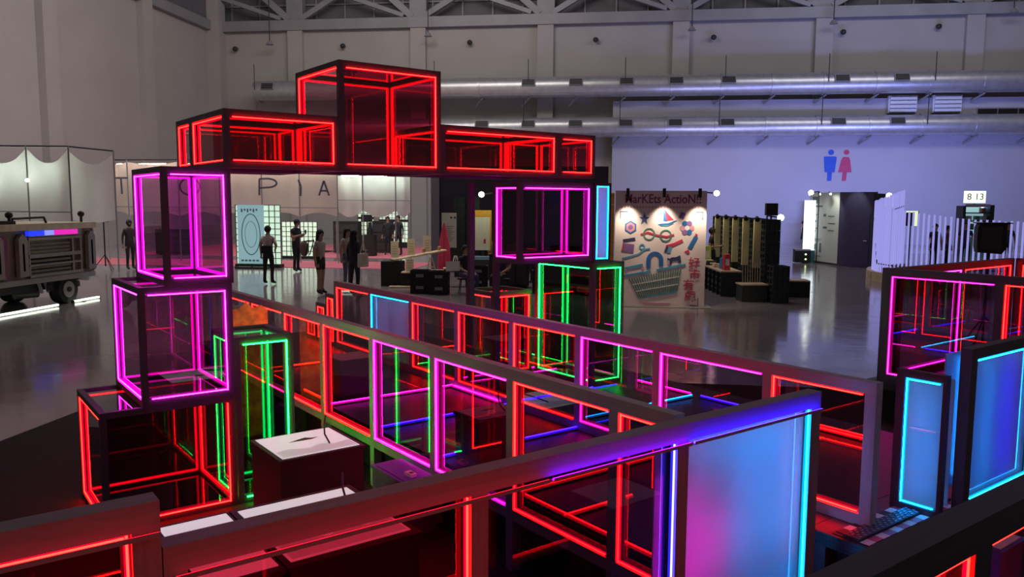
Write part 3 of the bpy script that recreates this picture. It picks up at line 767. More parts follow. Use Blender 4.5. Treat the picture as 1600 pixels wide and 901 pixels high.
# ------------------------------------------------------------------ people
def catmull(p, q, n): return [p.lerp(q, i/n) for i in range(n+1)]
def person(label, loc, rz, height=1.70, shirt=(0.02, 0.02, 0.025), legs=(0.015, 0.015, 0.02), skin=(0.42, 0.26, 0.19), hair=(0.012, 0.010, 0.010),
           shoes=(0.02, 0.02, 0.02), pose='stand', short_legs=False, long_hair=False, skirt=False, sleeve='short', cap=None, larm=None, rarm=None, head_tilt=0.0, mask=False, group='visitors in the hall'):
    k = height/1.70
    o = thing('person', label, 'person', loc, rz, group)
    seat = pose == 'sit'
    J = {}; E = []; rad = {}
    def j(n, p, r): J[n] = Vector(p); rad[n] = r if isinstance(r, tuple) else (r, r)
    hz = 0.93 if not seat else 0.52
    j('pelvis', (0, 0, hz), (0.155, 0.105)); j('waist', (0, 0.005, hz+0.17), (0.135, 0.095)); j('chest', (0, 0, hz+0.36), (0.165, 0.11)); j('collar', (0, 0.005, hz+0.475), (0.10, 0.075))
    j('neck', (0, 0, hz+0.53), 0.052); j('jaw', (0, -0.022-head_tilt*0.03, hz+0.585), (0.058, 0.066)); j('face', (0, -0.015-head_tilt*0.05, hz+0.655-head_tilt*0.01), (0.074, 0.090)); j('crown', (0, 0.0-head_tilt*0.06, hz+0.725-head_tilt*0.02), (0.056, 0.066))
    E += [('pelvis', 'waist', 'torso'), ('waist', 'chest', 'torso'), ('chest', 'collar', 'torso'), ('collar', 'neck', 'neck'), ('neck', 'jaw', 'head'), ('jaw', 'face', 'head'), ('face', 'crown', 'head')]
    default = {'hang': ((0.235, 0.02, 1.12), (0.255, -0.03, 0.87)), 'bent': ((0.23, 0.05, 1.12), (0.16, -0.22, 1.14)), 'hip': ((0.30, 0.05, 1.13), (0.17, -0.10, 1.02)),
               'phone': ((0.21, -0.02, 1.12), (0.08, -0.26, 1.20)), 'lap': ((0.22, -0.04, 1.12), (0.12, -0.26, 1.02))}
    for sd, nm, arm in ((1, 'l', larm), (-1, 'r', rarm)):
        el, wr = default[arm or 'hang']
        dz = hz-0.93
        j(nm+'sh', (sd*0.165, 0, hz+0.435), 0.058); j(nm+'el', (sd*el[0], el[1], el[2]+dz), 0.042); j(nm+'wr', (sd*wr[0], wr[1], wr[2]+dz), 0.028)
        d = (J[nm+'wr']-J[nm+'el']).normalized(); u = d.cross(Vector((0, 1, 0.3))).normalized()
        palm = J[nm+'wr']+d*0.07; j(nm+'pa', palm, 0.026)
        E += [('chest', nm+'sh', 'torso'), (nm+'sh', nm+'el', 'uarm'), (nm+'el', nm+'wr', 'farm'), (nm+'wr', nm+'pa', 'hand')]
        for q in range(4):
            off = u*(q-1.5)*0.017; ln = (0.062, 0.075, 0.070, 0.052)[q]
            j(nm+'f%d' % q, palm+d*ln*0.6+off*1.5, 0.0095); j(nm+'g%d' % q, palm+d*ln+off*1.5+Vector((-sd*0.012, -0.015, 0)), 0.008)
            E += [(nm+'pa', nm+'f%d' % q, 'hand'), (nm+'f%d' % q, nm+'g%d' % q, 'hand')]
        j(nm+'th', J[nm+'wr']+d*0.03+Vector((-sd*0.012, -0.045, 0.0)), 0.010); E += [(nm+'wr', nm+'th', 'hand')]
        if seat:
            j(nm+'hip', (sd*0.10, -0.02, hz-0.02), 0.095); j(nm+'kn', (sd*0.13, -0.42, hz+0.0), 0.062); j(nm+'an', (sd*0.14, -0.40, 0.10), 0.043); j(nm+'to', (sd*0.15, -0.56, 0.045), (0.04, 0.03)); j(nm+'he', (sd*0.14, -0.36, 0.045), 0.04)
        else:
            st = 0.03 if sd > 0 else -0.02
            j(nm+'hip', (sd*0.092, 0, hz-0.07), 0.092); j(nm+'kn', (sd*0.105, st-0.015, 0.50), 0.060); j(nm+'an', (sd*0.11, st+0.02, 0.10), 0.042); j(nm+'to', (sd*0.13, st-0.13, 0.042), (0.042, 0.034)); j(nm+'he', (sd*0.11, st+0.05, 0.045), 0.040)
        E += [('pelvis', nm+'hip', 'torso'), (nm+'hip', nm+'kn', 'thigh'), (nm+'kn', nm+'an', 'shin'), (nm+'an', nm+'to', 'foot'), (nm+'an', nm+'he', 'foot')]
    names = list(J); idx = {n: i for i, n in enumerate(names)}
    me = bpy.data.meshes.new('body'); me.from_pydata([tuple(J[n]*k) for n in names], [(idx[a], idx[b]) for a, b, _ in E], []); me.update()
    ob = bpy.data.objects.new('body', me); COL.objects.link(ob)
    ob.modifiers.new('Skin', 'SKIN'); 
    for n, i in idx.items():
        sv = me.skin_vertices[0].data[i]; sv.radius = (rad[n][0]*k, rad[n][1]*k); sv.use_root = (n == 'pelvis')
    sb = ob.modifiers.new('Sub', 'SUBSURF'); sb.levels = 1; sb.render_levels = 1
    bpy.context.view_layer.update(); dg = bpy.context.evaluated_depsgraph_get()
    m2 = bpy.data.meshes.new_from_object(ob.evaluated_get(dg)); bpy.data.objects.remove(ob); bpy.data.meshes.remove(me)
    def pm(nm, c): return mat(nm + '_%02x%02x%02x' % tuple(int(x*255) for x in c), c, 0.7, var=0.15, scale=12)
    m2.materials.clear()
    for x in (pm('skin', skin), pm('shirt', shirt), pm('trousers', legs), pm('shoes', shoes), pm('skin_mask', (0.02, 0.02, 0.022))): m2.materials.append(x)
    segs = [(J[a]*k, J[b]*k, t, a, b) for a, b, t in E]
    for p in m2.polygons:
        c = p.center; best = None
        for a, b, t, na, nb in segs:
            ab = b-a; s = max(0, min(1, (c-a).dot(ab)/ab.length_squared)); d = (c-(a+ab*s)).length
            if best is None or d < best[0]: best = (d, t, s, na, nb)
        _, t, s, na, nb = best
        mi = 0
        if t == 'torso': mi = 2 if (c.z < (hz+0.06)*k) else 1
        elif t == 'neck': mi = 1 if s < 0.5 else 0
        elif t == 'uarm': mi = 1 if (sleeve == 'long' or s < 0.62) else 0
        elif t == 'farm': mi = 1 if sleeve == 'long' else 0
        elif t == 'thigh': mi = 0 if (short_legs and s > 0.5) else 2
        elif t == 'shin': mi = 0 if short_legs else 2
        elif t == 'foot': mi = 3
        elif t == 'head' and mask and c.y < -0.03*k and c.z < (hz+0.64)*k and c.z > (hz+0.56)*k: mi = 4
        p.material_index = mi; p.use_smooth = True
    m2.name = 'body'
    body = bpy.data.objects.new('body', m2); link(body, o)
    # hair as a cap over the back and top of the head, face left free
    hm = pm('hair', hair); hb = MB(); hc = J['face']*k+Vector((0, 0.012, 0.022))*k
    def hf(u, v):
        a = -math.pi*0.5 + 2*math.pi*u; e = math.pi*0.5*(1-v*1.55)
        front = max(0.0, -math.sin(a))
        e = math.pi*0.5 - (math.pi*0.5-e)*(1-0.52*front)
        return (hc.x+0.092*k*math.cos(e)*math.cos(a), hc.y+0.107*k*math.cos(e)*math.sin(a), hc.z+0.112*k*math.sin(e))
    hb.grid(hf, 20, 8)
    hb.build('hair', hm, o)
    if long_hair:
        lb = MB()
        def lf(u, v):
            a = math.pi*(0.02+0.96*u); w = 0.094+0.03*math.sin(v*2.4)
            return (hc.x+w*k*math.cos(a), hc.y+(0.105+0.015*v)*k*math.sin(a), hc.z+(0.03-0.36*v)*k)
        lb.grid(lf, 12, 6); lb.build('long_hair', hm, o)
    # face
    fc = J['face']*k
    MB().ball((fc.x, fc.y-0.092*k, fc.z-0.012*k), (0.012*k, 0.020*k, 0.022*k), 8, 6).build('nose', m2.materials[4 if mask else 0], o)
    for sx in (-1, 1):
        MB().ball((fc.x+sx*0.030*k, fc.y-0.078*k, fc.z+0.012*k), (0.011*k, 0.010*k, 0.006*k), 8, 6).build('eye', pm('eye', (0.03, 0.025, 0.02)), o)
        MB().ball((fc.x+sx*0.076*k, fc.y+0.005*k, fc.z-0.005*k), (0.010*k, 0.020*k, 0.030*k), 8, 6).build('ear', m2.materials[0], o)
    MB().ball((fc.x, fc.y-0.083*k, fc.z-0.050*k), (0.022*k, 0.009*k, 0.006*k), 8, 6).build('mouth', m2.materials[4] if mask else pm('lip', (0.30, 0.10, 0.09)), o)
    if cap:
        cb = MB(); cb.ball((hc.x, hc.y, hc.z+0.015*k), (0.098*k, 0.112*k, 0.108*k), 16, 6, 0.10, 0.999); cb.build('cap', pm('cap', cap), o)
        MB().grid(lambda u, v: (hc.x+(u-0.5)*0.16*k, hc.y-(0.09+0.09*v*(1-(2*u-1)**2*0.4))*k, hc.z+(0.03-0.015*v)*k), 6, 3).build('cap_brim', pm('cap', cap), o)
    if skirt:
        sk = MB(); sk.grid(lambda u, v: ((0.16+0.10*v)*k*math.cos(2*math.pi*u), (0.115+0.10*v)*k*math.sin(2*math.pi*u), (hz+0.10-0.72*v)*k), 20, 6); sk.build('skirt', pm('trousers', legs), o)
    return o
def bag(label, loc, rz, w, d, h, color, strap):
    o = thing('shoulder_bag', label, 'bag', loc, rz)
    m = mat('bag_%02x%02x%02x' % tuple(int(c*255) for c in color), color, 0.7)
    b = MB(); b.prism([(-w/2, 0), (w/2, 0), (w*0.46, h), (-w*0.46, h)], -d/2, d/2); b.build('pouch', m, o)
    MB().path(strap, 0.011, 6).build('strap', m, o)
    MB().box((-w*0.4, -d/2-0.006, h*0.62), (w*0.4, -d/2, h*0.95)).build('flap', m, o)
    return o
def people():
    person('visitor seen from behind in a pale tee and black trousers', (-9.95, 21.9, 0), R(172), 1.68, shirt=(0.62, 0.52, 0.48), rarm='hip')
    bag('black crossbody bag on the back of the visitor in a pale tee', (-9.90, 21.71, 0.90), R(-8), 0.34, 0.08, 0.22, (0.012, 0.012, 0.014), [(0.15, 0, 0.2), (0.20, 0.04, 0.42), (0.05, 0.05, 0.53)])
    person('visitor all in black with a cap looking down at a phone', (-10.85, 26.1, 0), R(70), 1.78, cap=(0.012, 0.012, 0.014), larm='phone', rarm='phone', head_tilt=0.9)
    o = thing('phone', 'phone held by the visitor with a cap', 'phone', (-10.55, 26.2, 1.28), R(70))
    MB().box((-0.04, -0.005, 0), (0.04, 0.005, 0.15)).build('case', 'black', o); MB().box((-0.036, 0.005, 0.004), (0.036, 0.007, 0.146)).build('screen', emit('phone_screen', (0.7, 0.8, 0.9), 0.8), o)
    person('masked attendant in dark clothes by the light stand', (-16.75, 25.8, 0), R(60), 1.72, shirt=(0.045, 0.03, 0.035), legs=(0.03, 0.022, 0.028), sleeve='long', mask=True, larm='bent')
    person('visitor in dark shorts and pale top with loose hair', (-7.55, 19.7, 0), R(75), 1.66, shirt=(0.42, 0.36, 0.33), legs=(0.03, 0.02, 0.022), short_legs=True, long_hair=True, larm='bent')
    o = thing('backpack', 'tan backpack worn by the visitor in shorts', 'backpack', (-7.90, 19.62, 1.0), R(75))
    MB().ball((0, 0.05, 0.18), (0.14, 0.09, 0.22), 14, 10).build('sack', mat('tan_canvas', (0.28, 0.22, 0.19), 0.8), o)
    MB().path([(-0.09, -0.02, 0.36), (-0.10, -0.18, 0.40), (-0.09, -0.05, 0.02)], 0.014).build('strap', 'dark', o); MB().path([(0.09, -0.02, 0.36), (0.10, -0.18, 0.40), (0.09, -0.05, 0.02)], 0.014).build('strap', 'dark', o)
    person('visitor with long hair in a beige top and jeans', (-7.35, 21.2, 0), R(60), 1.66, shirt=(0.40, 0.33, 0.28), legs=(0.10, 0.12, 0.17), long_hair=True)
    person('visitor with long dark hair and dark jacket seen from behind', (-6.72, 19.9, 0), R(150), 1.66, shirt=(0.02, 0.018, 0.025), legs=(0.025, 0.018, 0.03), long_hair=True, sleeve='long', rarm='bent')
    bag('white tote bag on the shoulder of the visitor in a dark jacket', (-6.44, 19.76, 0.72), R(60), 0.32, 0.07, 0.34, (0.66, 0.58, 0.50), [(0.10, 0, 0.33), (0.04, 0.02, 0.66), (-0.10, 0, 0.33)])
    person('first of two men in black standing before the far lit grid', (-10.35, 35.4, 0), R(20), 1.74, sleeve='long', group='two men in black')
    person('taller man in black closer to the small panels', (-9.75, 35.0, 0), R(-20), 1.80, sleeve='long', group='two men in black')
    person('shopper in a black dress standing at the lit stall', (2.80, 24.7, 0), R(80), 1.66, shirt=(0.014, 0.012, 0.016), legs=(0.014, 0.012, 0.016), skirt=True, larm='bent', rarm='bent', shoes=(0.5, 0.45, 0.42), short_legs=True)
    person('distant visitor in a long black outfit by the end wall', (11.1, 50.0, 0), R(20), 1.72, shirt=(0.012, 0.012, 0.016), legs=(0.012, 0.012, 0.016), skirt=True)
    person('visitor with dark hair behind the light tube fence', (11.45, 31.0, 0), R(10), 1.70, shirt=(0.03, 0.03, 0.06))
    person('visitor beside the snack kiosk behind the light tube fence', (12.7, 31.5, 0), R(-30), 1.76, shirt=(0.03, 0.03, 0.06))
    person('visitor in a dark pink top behind the light tube fence', (12.1, 31.6, 0), R(40), 1.62, shirt=(0.20, 0.05, 0.10))
    person('visitor behind the fence next to the loudspeaker', (14.6, 32.5, 0), R(-10), 1.74, shirt=(0.05, 0.05, 0.10))
    person('seated visitor in blue jeans holding a white sheet', (-3.95, 20.6, 0), R(40), 1.66, shirt=(0.02, 0.016, 0.03), legs=(0.06, 0.05, 0.16), pose='sit', larm='lap', rarm='lap', group='seated visitors')
    o = thing('paper_sheet', 'pale sheet held by the seated visitor in jeans', 'sheet', (-4.18, 20.14, 0.60), R(40))
    MB().box((-0.2, 0, 0), (0.2, 0.006, 0.27)).build('sheet', 'paper', o); MB().box((-0.2, -0.004, 0), (0.2, 0, 0.02)).build('clip_edge', 'dark', o)
    person('seated visitor in dark clothes near the thin beam post', (-2.95, 20.6, 0), R(-15), 1.68, shirt=(0.03, 0.025, 0.035), legs=(0.02, 0.016, 0.024), pose='sit', larm='lap', rarm='lap', group='seated visitors')
people()
# ------------------------------------------------------------------ restroom pictograms and the number sign
def wall_signs():
    y = WALL_Y-0.9-0.02
    blue = mat('sign_blue', (0.02, 0.10, 0.55), 0.5); red = mat('sign_red', (0.52, 0.05, 0.14), 0.5)
    def ell(cx, cz, rx, rz, n=24): return [(cx+rx*math.cos(2*math.pi*i/n), cz+rz*math.sin(2*math.pi*i/n)) for i in range(n)]
    k = 0.0402
    o = thing('restroom_sign', 'blue man pictogram on the pale wall', 'sign', (12.62, y, 4.75), 0, 'restroom pictograms')
    MB().prism(ell(0.05, 0.78, 0.17, 0.16), 0, 0.02).build('head', blue, o)
    MB().prism([(-0.36, 0.48), (-0.32, 0.53), (0.34, 0.53), (0.39, 0.46), (0.30, -0.42), (0.15, -0.42), (0.13, -0.93), (-0.12, -0.93), (-0.12, -0.42), (-0.28, -0.42)], 0, 0.02).build('figure', blue, o)
    o = thing('restroom_sign', 'red woman pictogram on the pale wall', 'sign', (13.50, y, 4.75), 0, 'restroom pictograms')
    MB().prism(ell(0.06, 0.78, 0.16, 0.15), 0, 0.02).build('head', red, o)
    MB().prism([(-0.12, 0.50), (0.20, 0.50), (0.28, 0.34), (0.40, -0.42), (0.13, -0.42), (0.10, -0.93), (-0.14, -0.93), (-0.12, -0.42), (-0.38, -0.42), (-0.22, 0.34)], 0, 0.02).build('figure', red, o)
    # lit number sign on a kiosk
    o = thing('snack_kiosk', 'dark kiosk with a lit shelf front behind the light tube fence', 'kiosk', (15.95, 40, 0), 0)
    MB().box((0.0, 0, 0), (0.12, 0.8, 2.36)).build('side_panel', 'black', o); MB().box((1.18, 0, 0), (1.36, 0.8, 2.40)).build('side_panel', 'black', o)
    MB().box((0.12, 0.7, 0), (1.18, 0.8, 2.36)).build('back_panel', emit('kiosk_light', (0.40, 0.66, 0.72), 0.55), o)
    MB().box((0.12, 0, 0), (1.18, 0.7, 0.9)).build('counter', mat('kiosk_teal', (0.12, 0.35, 0.42), 0.5), o)
    for z in (1.25, 1.62, 2.0): MB().box((0.12, 0.1, z), (1.18, 0.7, z+0.05)).build('shelf', 'dark', o)
    MB().box((0.12, 0, 2.30), (1.18, 0.1, 2.44)).build('fascia', 'steel', o)
    for i, (x, z, c) in enumerate(((0.25, 1.30, (0.5, 0.1, 0.1)), (0.5, 1.30, (0.1, 0.4, 0.2)), (0.8, 1.30, (0.6, 0.6, 0.6)), (0.3, 1.67, (0.7, 0.7, 0.75)), (0.65, 1.67, (0.1, 0.3, 0.15)), (0.95, 1.67, (0.5, 0.5, 0.6)), (0.9, 2.05, (0.25, 0.05, 0.06)))):
        MB().box((x, 0.2, z), (x+0.18, 0.5, z+0.22)).build('goods', mat('goods_%d' % i, c, 0.5), o)
    o = thing('number_sign', 'white lit sign with the numbers 8 and 13 above the kiosk', 'sign', (16.06, 40.2, 2.49), 0)
    block('light_box', o, (0, 0, 0), (0.92, 0.12, 0.56), emit('sign_white', (0.86, 1.0, 0.80), 1.3))
    block('post', o, (0.42, 0.04, -0.15), (0.50, 0.10, 0), 'steel')
    text('digit', '8', 0.42, 'dark', o, (0.20, -0.004, 0.28)); text('digit', '13', 0.42, 'dark', o, (0.64, -0.004, 0.28))
    o = thing('lit_screen', 'dark screen with a lit yellow edge behind the light tube fence', 'screen', (12.6, 38, 0), 0)
    block('panel', o, (0, 0, 1.45), (0.70, 0.08, 2.12), 'dark'); block('lit_edge', o, (0.52, -0.02, 1.45), (0.66, 0, 2.12), emit('edge_yellow', (0.85, 0.95, 0.55), 0.9))
    block('lit_edge', o, (0, -0.02, 2.05), (0.52, 0, 2.12), emit('edge_yellow', (0.85, 0.95, 0.55), 0.9)); block('stand', o, (0.3, 0.0, 0), (0.4, 0.08, 1.45), 'black')
wall_signs()

# ------------------------------------------------------------------ light tube fence
def tube_fence():
    o = thing('light_tube_fence', 'curved fence of upright glowing violet tubes on a wooden base', 'fence', (8.6, 27.0, 0), 0)
    lt = emit('tube_violet', (0.42, 0.41, 0.98), 0.62)
    pts = []
    # control path: x, y, top height (world)
    ctrl = [(10.05, 30.2, 2.92), (9.55, 29.6, 2.78), (8.95, 28.9, 2.62), (8.45, 28.0, 2.52), (8.15, 27.1, 2.46), (8.05, 26.3, 2.40), (8.2, 25.5, 2.28), (8.55, 24.9, 2.16), (9.1, 24.4, 2.06), (9.9, 24.0, 1.98), (11.0, 23.7, 1.92), (12.6, 23.5, 1.88)]
    def at(t):
        i = min(len(ctrl)-2, int(t)); f = t-i
        a, b = ctrl[i], ctrl[i+1]
        return [a[q]*(1-f)+b[q]*f for q in range(3)]
    t = 0.0; last = None
    while t < len(ctrl)-1:
        p = at(t)
        if last is None or math.hypot(p[0]-last[0], p[1]-last[1]) >= 0.145:
            pts.append(p); last = p
        t += 0.004
    for p in pts:
        b = MB(); b.tube((0, 0, 0.30), (0, 0, p[2]), 0.030, seg=8)
        c = b.build('light_tube', lt, o); c.location = (p[0]-8.6+random.uniform(-.01, .01), p[1]-27, random.uniform(-0.02, 0.02))
    for i in range(len(ctrl)-1):
        a, b = ctrl[i], ctrl[i+1]
        MB().bar((a[0]-8.6, a[1]-27, 0.15), (b[0]-8.6, b[1]-27, 0.15), 0.34, 0.30).build('base_board', 'wood', o)
        MB().tube((a[0]-8.6, a[1]-27, a[2]*0.80 if i < 5 else 0.55), (b[0]-8.6, b[1]-27, b[2]*0.80 if i < 4 else 0.55), 0.02, seg=6).build('cable', 'dark', o)
    # loudspeaker in front of it
    s = thing('loudspeaker', 'black loudspeaker on a pole in front of the light tube fence', 'speaker', (6.03, 14.0, 0), R(-12))
    MB().prism([(-0.20, 1.60), (0.14, 1.58), (0.19, 1.66), (0.20, 2.07), (-0.19, 2.07), (-0.22, 2.0), (-0.22, 1.70)], -0.15, 0.15).build('cabinet', 'black', s)
    MB().prism([(-0.17, 1.66), (0.10, 1.64), (0.13, 1.70), (0.13, 2.02), (-0.17, 2.02)], -0.16, -0.15).build('grille', 'dark', s)
    MB().box((-0.24, -0.17, 2.07), (0.27, 0.17, 2.085)).build('top_plate', 'black', s)
    MB().tube((-0.02, 0, 0.05), (-0.02, 0, 1.6), 0.018, seg=8).build('pole', 'black', s)
    for a in (0, 120, 240): MB().tube((-0.02, 0, 0.55), (-0.02+0.45*math.cos(R(a)), 0.45*math.sin(R(a)), 0.02), 0.014, seg=6).build('leg', 'black', s)
    s = thing('loudspeaker', 'black loudspeaker at the edge of the picture above the fence', 'speaker', (8.55, 17.0, 0), R(-12))
    MB().box((-0.14, -0.15, 2.0), (0.26, 0.15, 2.40)).build('cabinet', 'black', s); MB().tube((0.05, 0, 0.05), (0.05, 0, 2.0), 0.02, seg=8).build('pole', 'black', s)
    for a in (0, 120, 240): MB().tube((0.05, 0, 0.6), (0.05+0.5*math.cos(R(a)), 0.5*math.sin(R(a)), 0.02), 0.015, seg=6).build('leg', 'black', s)
tube_fence()

# ------------------------------------------------------------------ booth with the dark door
def lamp_head(parent, p, watts, color, target, nm='spot_head', glow=6.0, r=0.07):
    MB().tube((p[0], p[1], p[2]), (p[0], p[1]+0.14, p[2]+0.05), r, r*0.7, seg=12).build(nm, 'black', parent)
    MB().ball((p[0], p[1]-0.02, p[2]-0.01), r*0.85, 10, 8).build('bulb', emit('bulb_white_%d' % int(glow*10), (1.0, 0.97, 0.88), glow), parent)
def booth():
    # white text wall turned to the side, then the dark door wall
    o = thing('exhibit_booth', 'booth with a white text wall and a dark violet door', 'booth', (8.0, 33.0, 0), 0)
    a, b, c = Vector((-0.10, 1.9, 0)), Vector((0.52, -0.28, 0)), Vector((1.55, -1.35, 0))
    grey = mat('booth_white', (0.58, 0.62, 0.60), 0.6, var=0.03); dk = mat('booth_violet', (0.055, 0.045, 0.10), 0.5)
    def panel(p, q, z0, z1, th, m, nm):
        d = (q-p).normalized(); n = Vector((-d.y, d.x, 0))
        pts = [p, q, q+n*th, p+n*th]; mb = MB()
        mb.v = [(v.x, v.y, z0) for v in pts]+[(v.x, v.y, z1) for v in pts]
        for f in ((3,2,1,0),(4,5,6,7),(0,1,5,4),(1,2,6,5),(2,3,7,6),(3,0,4,7)): mb.f.append(list(f)); mb.sm.append(False)
        return mb.build(nm, m, o)
    panel(a, b, 0.08, 2.86, 0.08, grey, 'text_wall'); panel(a, b, 0, 0.08, 0.1, 'dark', 'plinth')
    panel(b, c, 0.0, 2.86, 0.08, dk, 'door_wall')
    d2 = (c-b).normalized()
    panel(b+d2*0.22+Vector((-0.012, -0.012, 0)), b+d2*1.28+Vector((-0.012, -0.012, 0)), 0.02, 2.05, 0.02, dk, 'door')
    panel(b+d2*1.08+Vector((-0.05, -0.05, 0)), b+d2*1.22+Vector((-0.05, -0.05, 0)), 1.0, 1.035, 0.03, 'galv', 'handle')
    panel(c, c+Vector((0.55, 0.75, 0)), 0, 2.80, 0.1, 'black', 'corner_post')
    d1 = (b-a).normalized()
    off = Vector((-0.006*abs(d1.y)-0.004, -0.004, 0))
    # printed blocks on the text wall
    ink = mat('print_ink', (0.10, 0.12, 0.13), 0.6)
    for u0, u1, z0, z1 in ((0.10, 0.28, 2.42, 2.70), (0.12, 0.45, 2.28, 2.34), (0.12, 0.30, 1.95, 1.98), (0.12, 0.26, 1.66, 1.74), (0.12, 0.30, 1.40, 1.43), (0.12, 0.24, 1.28, 1.34), (0.5, 0.58, 1.9, 2.0), (0.5, 0.62, 1.42, 1.50), (0.66, 0.86, 1.90, 1.93), (0.66, 0.88, 1.62, 1.65),
                           (0.66, 0.86, 1.34, 1.37), (0.10, 0.46, 0.96, 0.985), (0.10, 0.40, 0.90, 0.92), (0.14, 0.28, 0.55, 0.78), (0.40, 0.46, 0.45, 0.82), (0.10, 0.46, 0.28, 0.30)):
        L = (b-a).length
        panel(a+d1*L*u0+off, a+d1*L*u1+off, z0, z1, 0.004, ink, 'printed_block')
    for u in (0.15, 0.5, 0.85):
        p = a+d1*(b-a).length*u+Vector((-0.25, -0.25, 2.80)); lamp_head(o, p, 0, 0, 0, 'lamp_head', 5.0, 0.05)
    spot_lamp('booth_spot', (8.0+0.0, 32.4, 3.1), (8.25, 33.4, 1.6), 60, (0.95, 1.0, 0.85), 75)
    spot_lamp('booth_spot', (8.55, 31.6, 3.2), (9.0, 32.2, 2.3), 30, (0.9, 1.0, 0.95), 60)
    # glowing white column at its side and a lit cabinet
    o = thing('light_column', 'tall glowing white column beside the text wall', 'column light', (7.62, 34.4, 0), 0)
    block('light_face', o, (0, 0, 0.5), (0.42, 0.2, 2.55), emit('column_glow', (0.82, 0.93, 1.0), 1.4)); block('base', o, (-0.04, -0.04, 0), (0.46, 0.24, 0.5), mat('teal_base', (0.05, 0.20, 0.25), 0.5))
    o = thing('equipment_case', 'black equipment case with two lights on the floor', 'case', (7.18, 33.9, 0), 0)
    MB().box((0, 0, 0.03), (0.62, 0.4, 0.55)).build('case', 'black', o); MB().box((0, -0.01, 0.5), (0.62, 0.41, 0.56)).build('lid', 'steel', o)
    for z in (0.16, 0.36): MB().ball((0.42, -0.01, z), 0.035, 8, 6).build('indicator', emit('indicator_green', (0.7, 1.0, 0.4), 3), o)
    o = thing('display_cabinet', 'far white lit display cabinet behind the distant visitor', 'cabinet', (11.2, 51.0, 0), 0)
    block('body', o, (0, -0.6, 0), (1.5, 0, 2.6), 'white'); 
    for z in (0.5, 1.1, 1.7): block('lit_shelf', o, (0.12, -0.62, z), (1.38, -0.6, z+0.42), emit('cabinet_glow', (0.8, 0.88, 1.0), 0.9))
    o = thing('standing_screen', 'tall dark display with a teal screen beside the booth', 'display', (10.15, 33.6, 0), 0)
    block('cabinet', o, (0, 0, 0), (0.62, 0.15, 2.25), 'dark'); block('teal_screen', o, (0.04, -0.01, 1.62), (0.58, 0, 2.2), emit('teal_screen', (0.05, 0.55, 0.60), 0.9))
    block('lit_header', o, (0, -0.01, 2.26), (0.62, 0.1, 2.75), emit('header_glow', (0.75, 0.88, 0.80), 0.7))
booth()

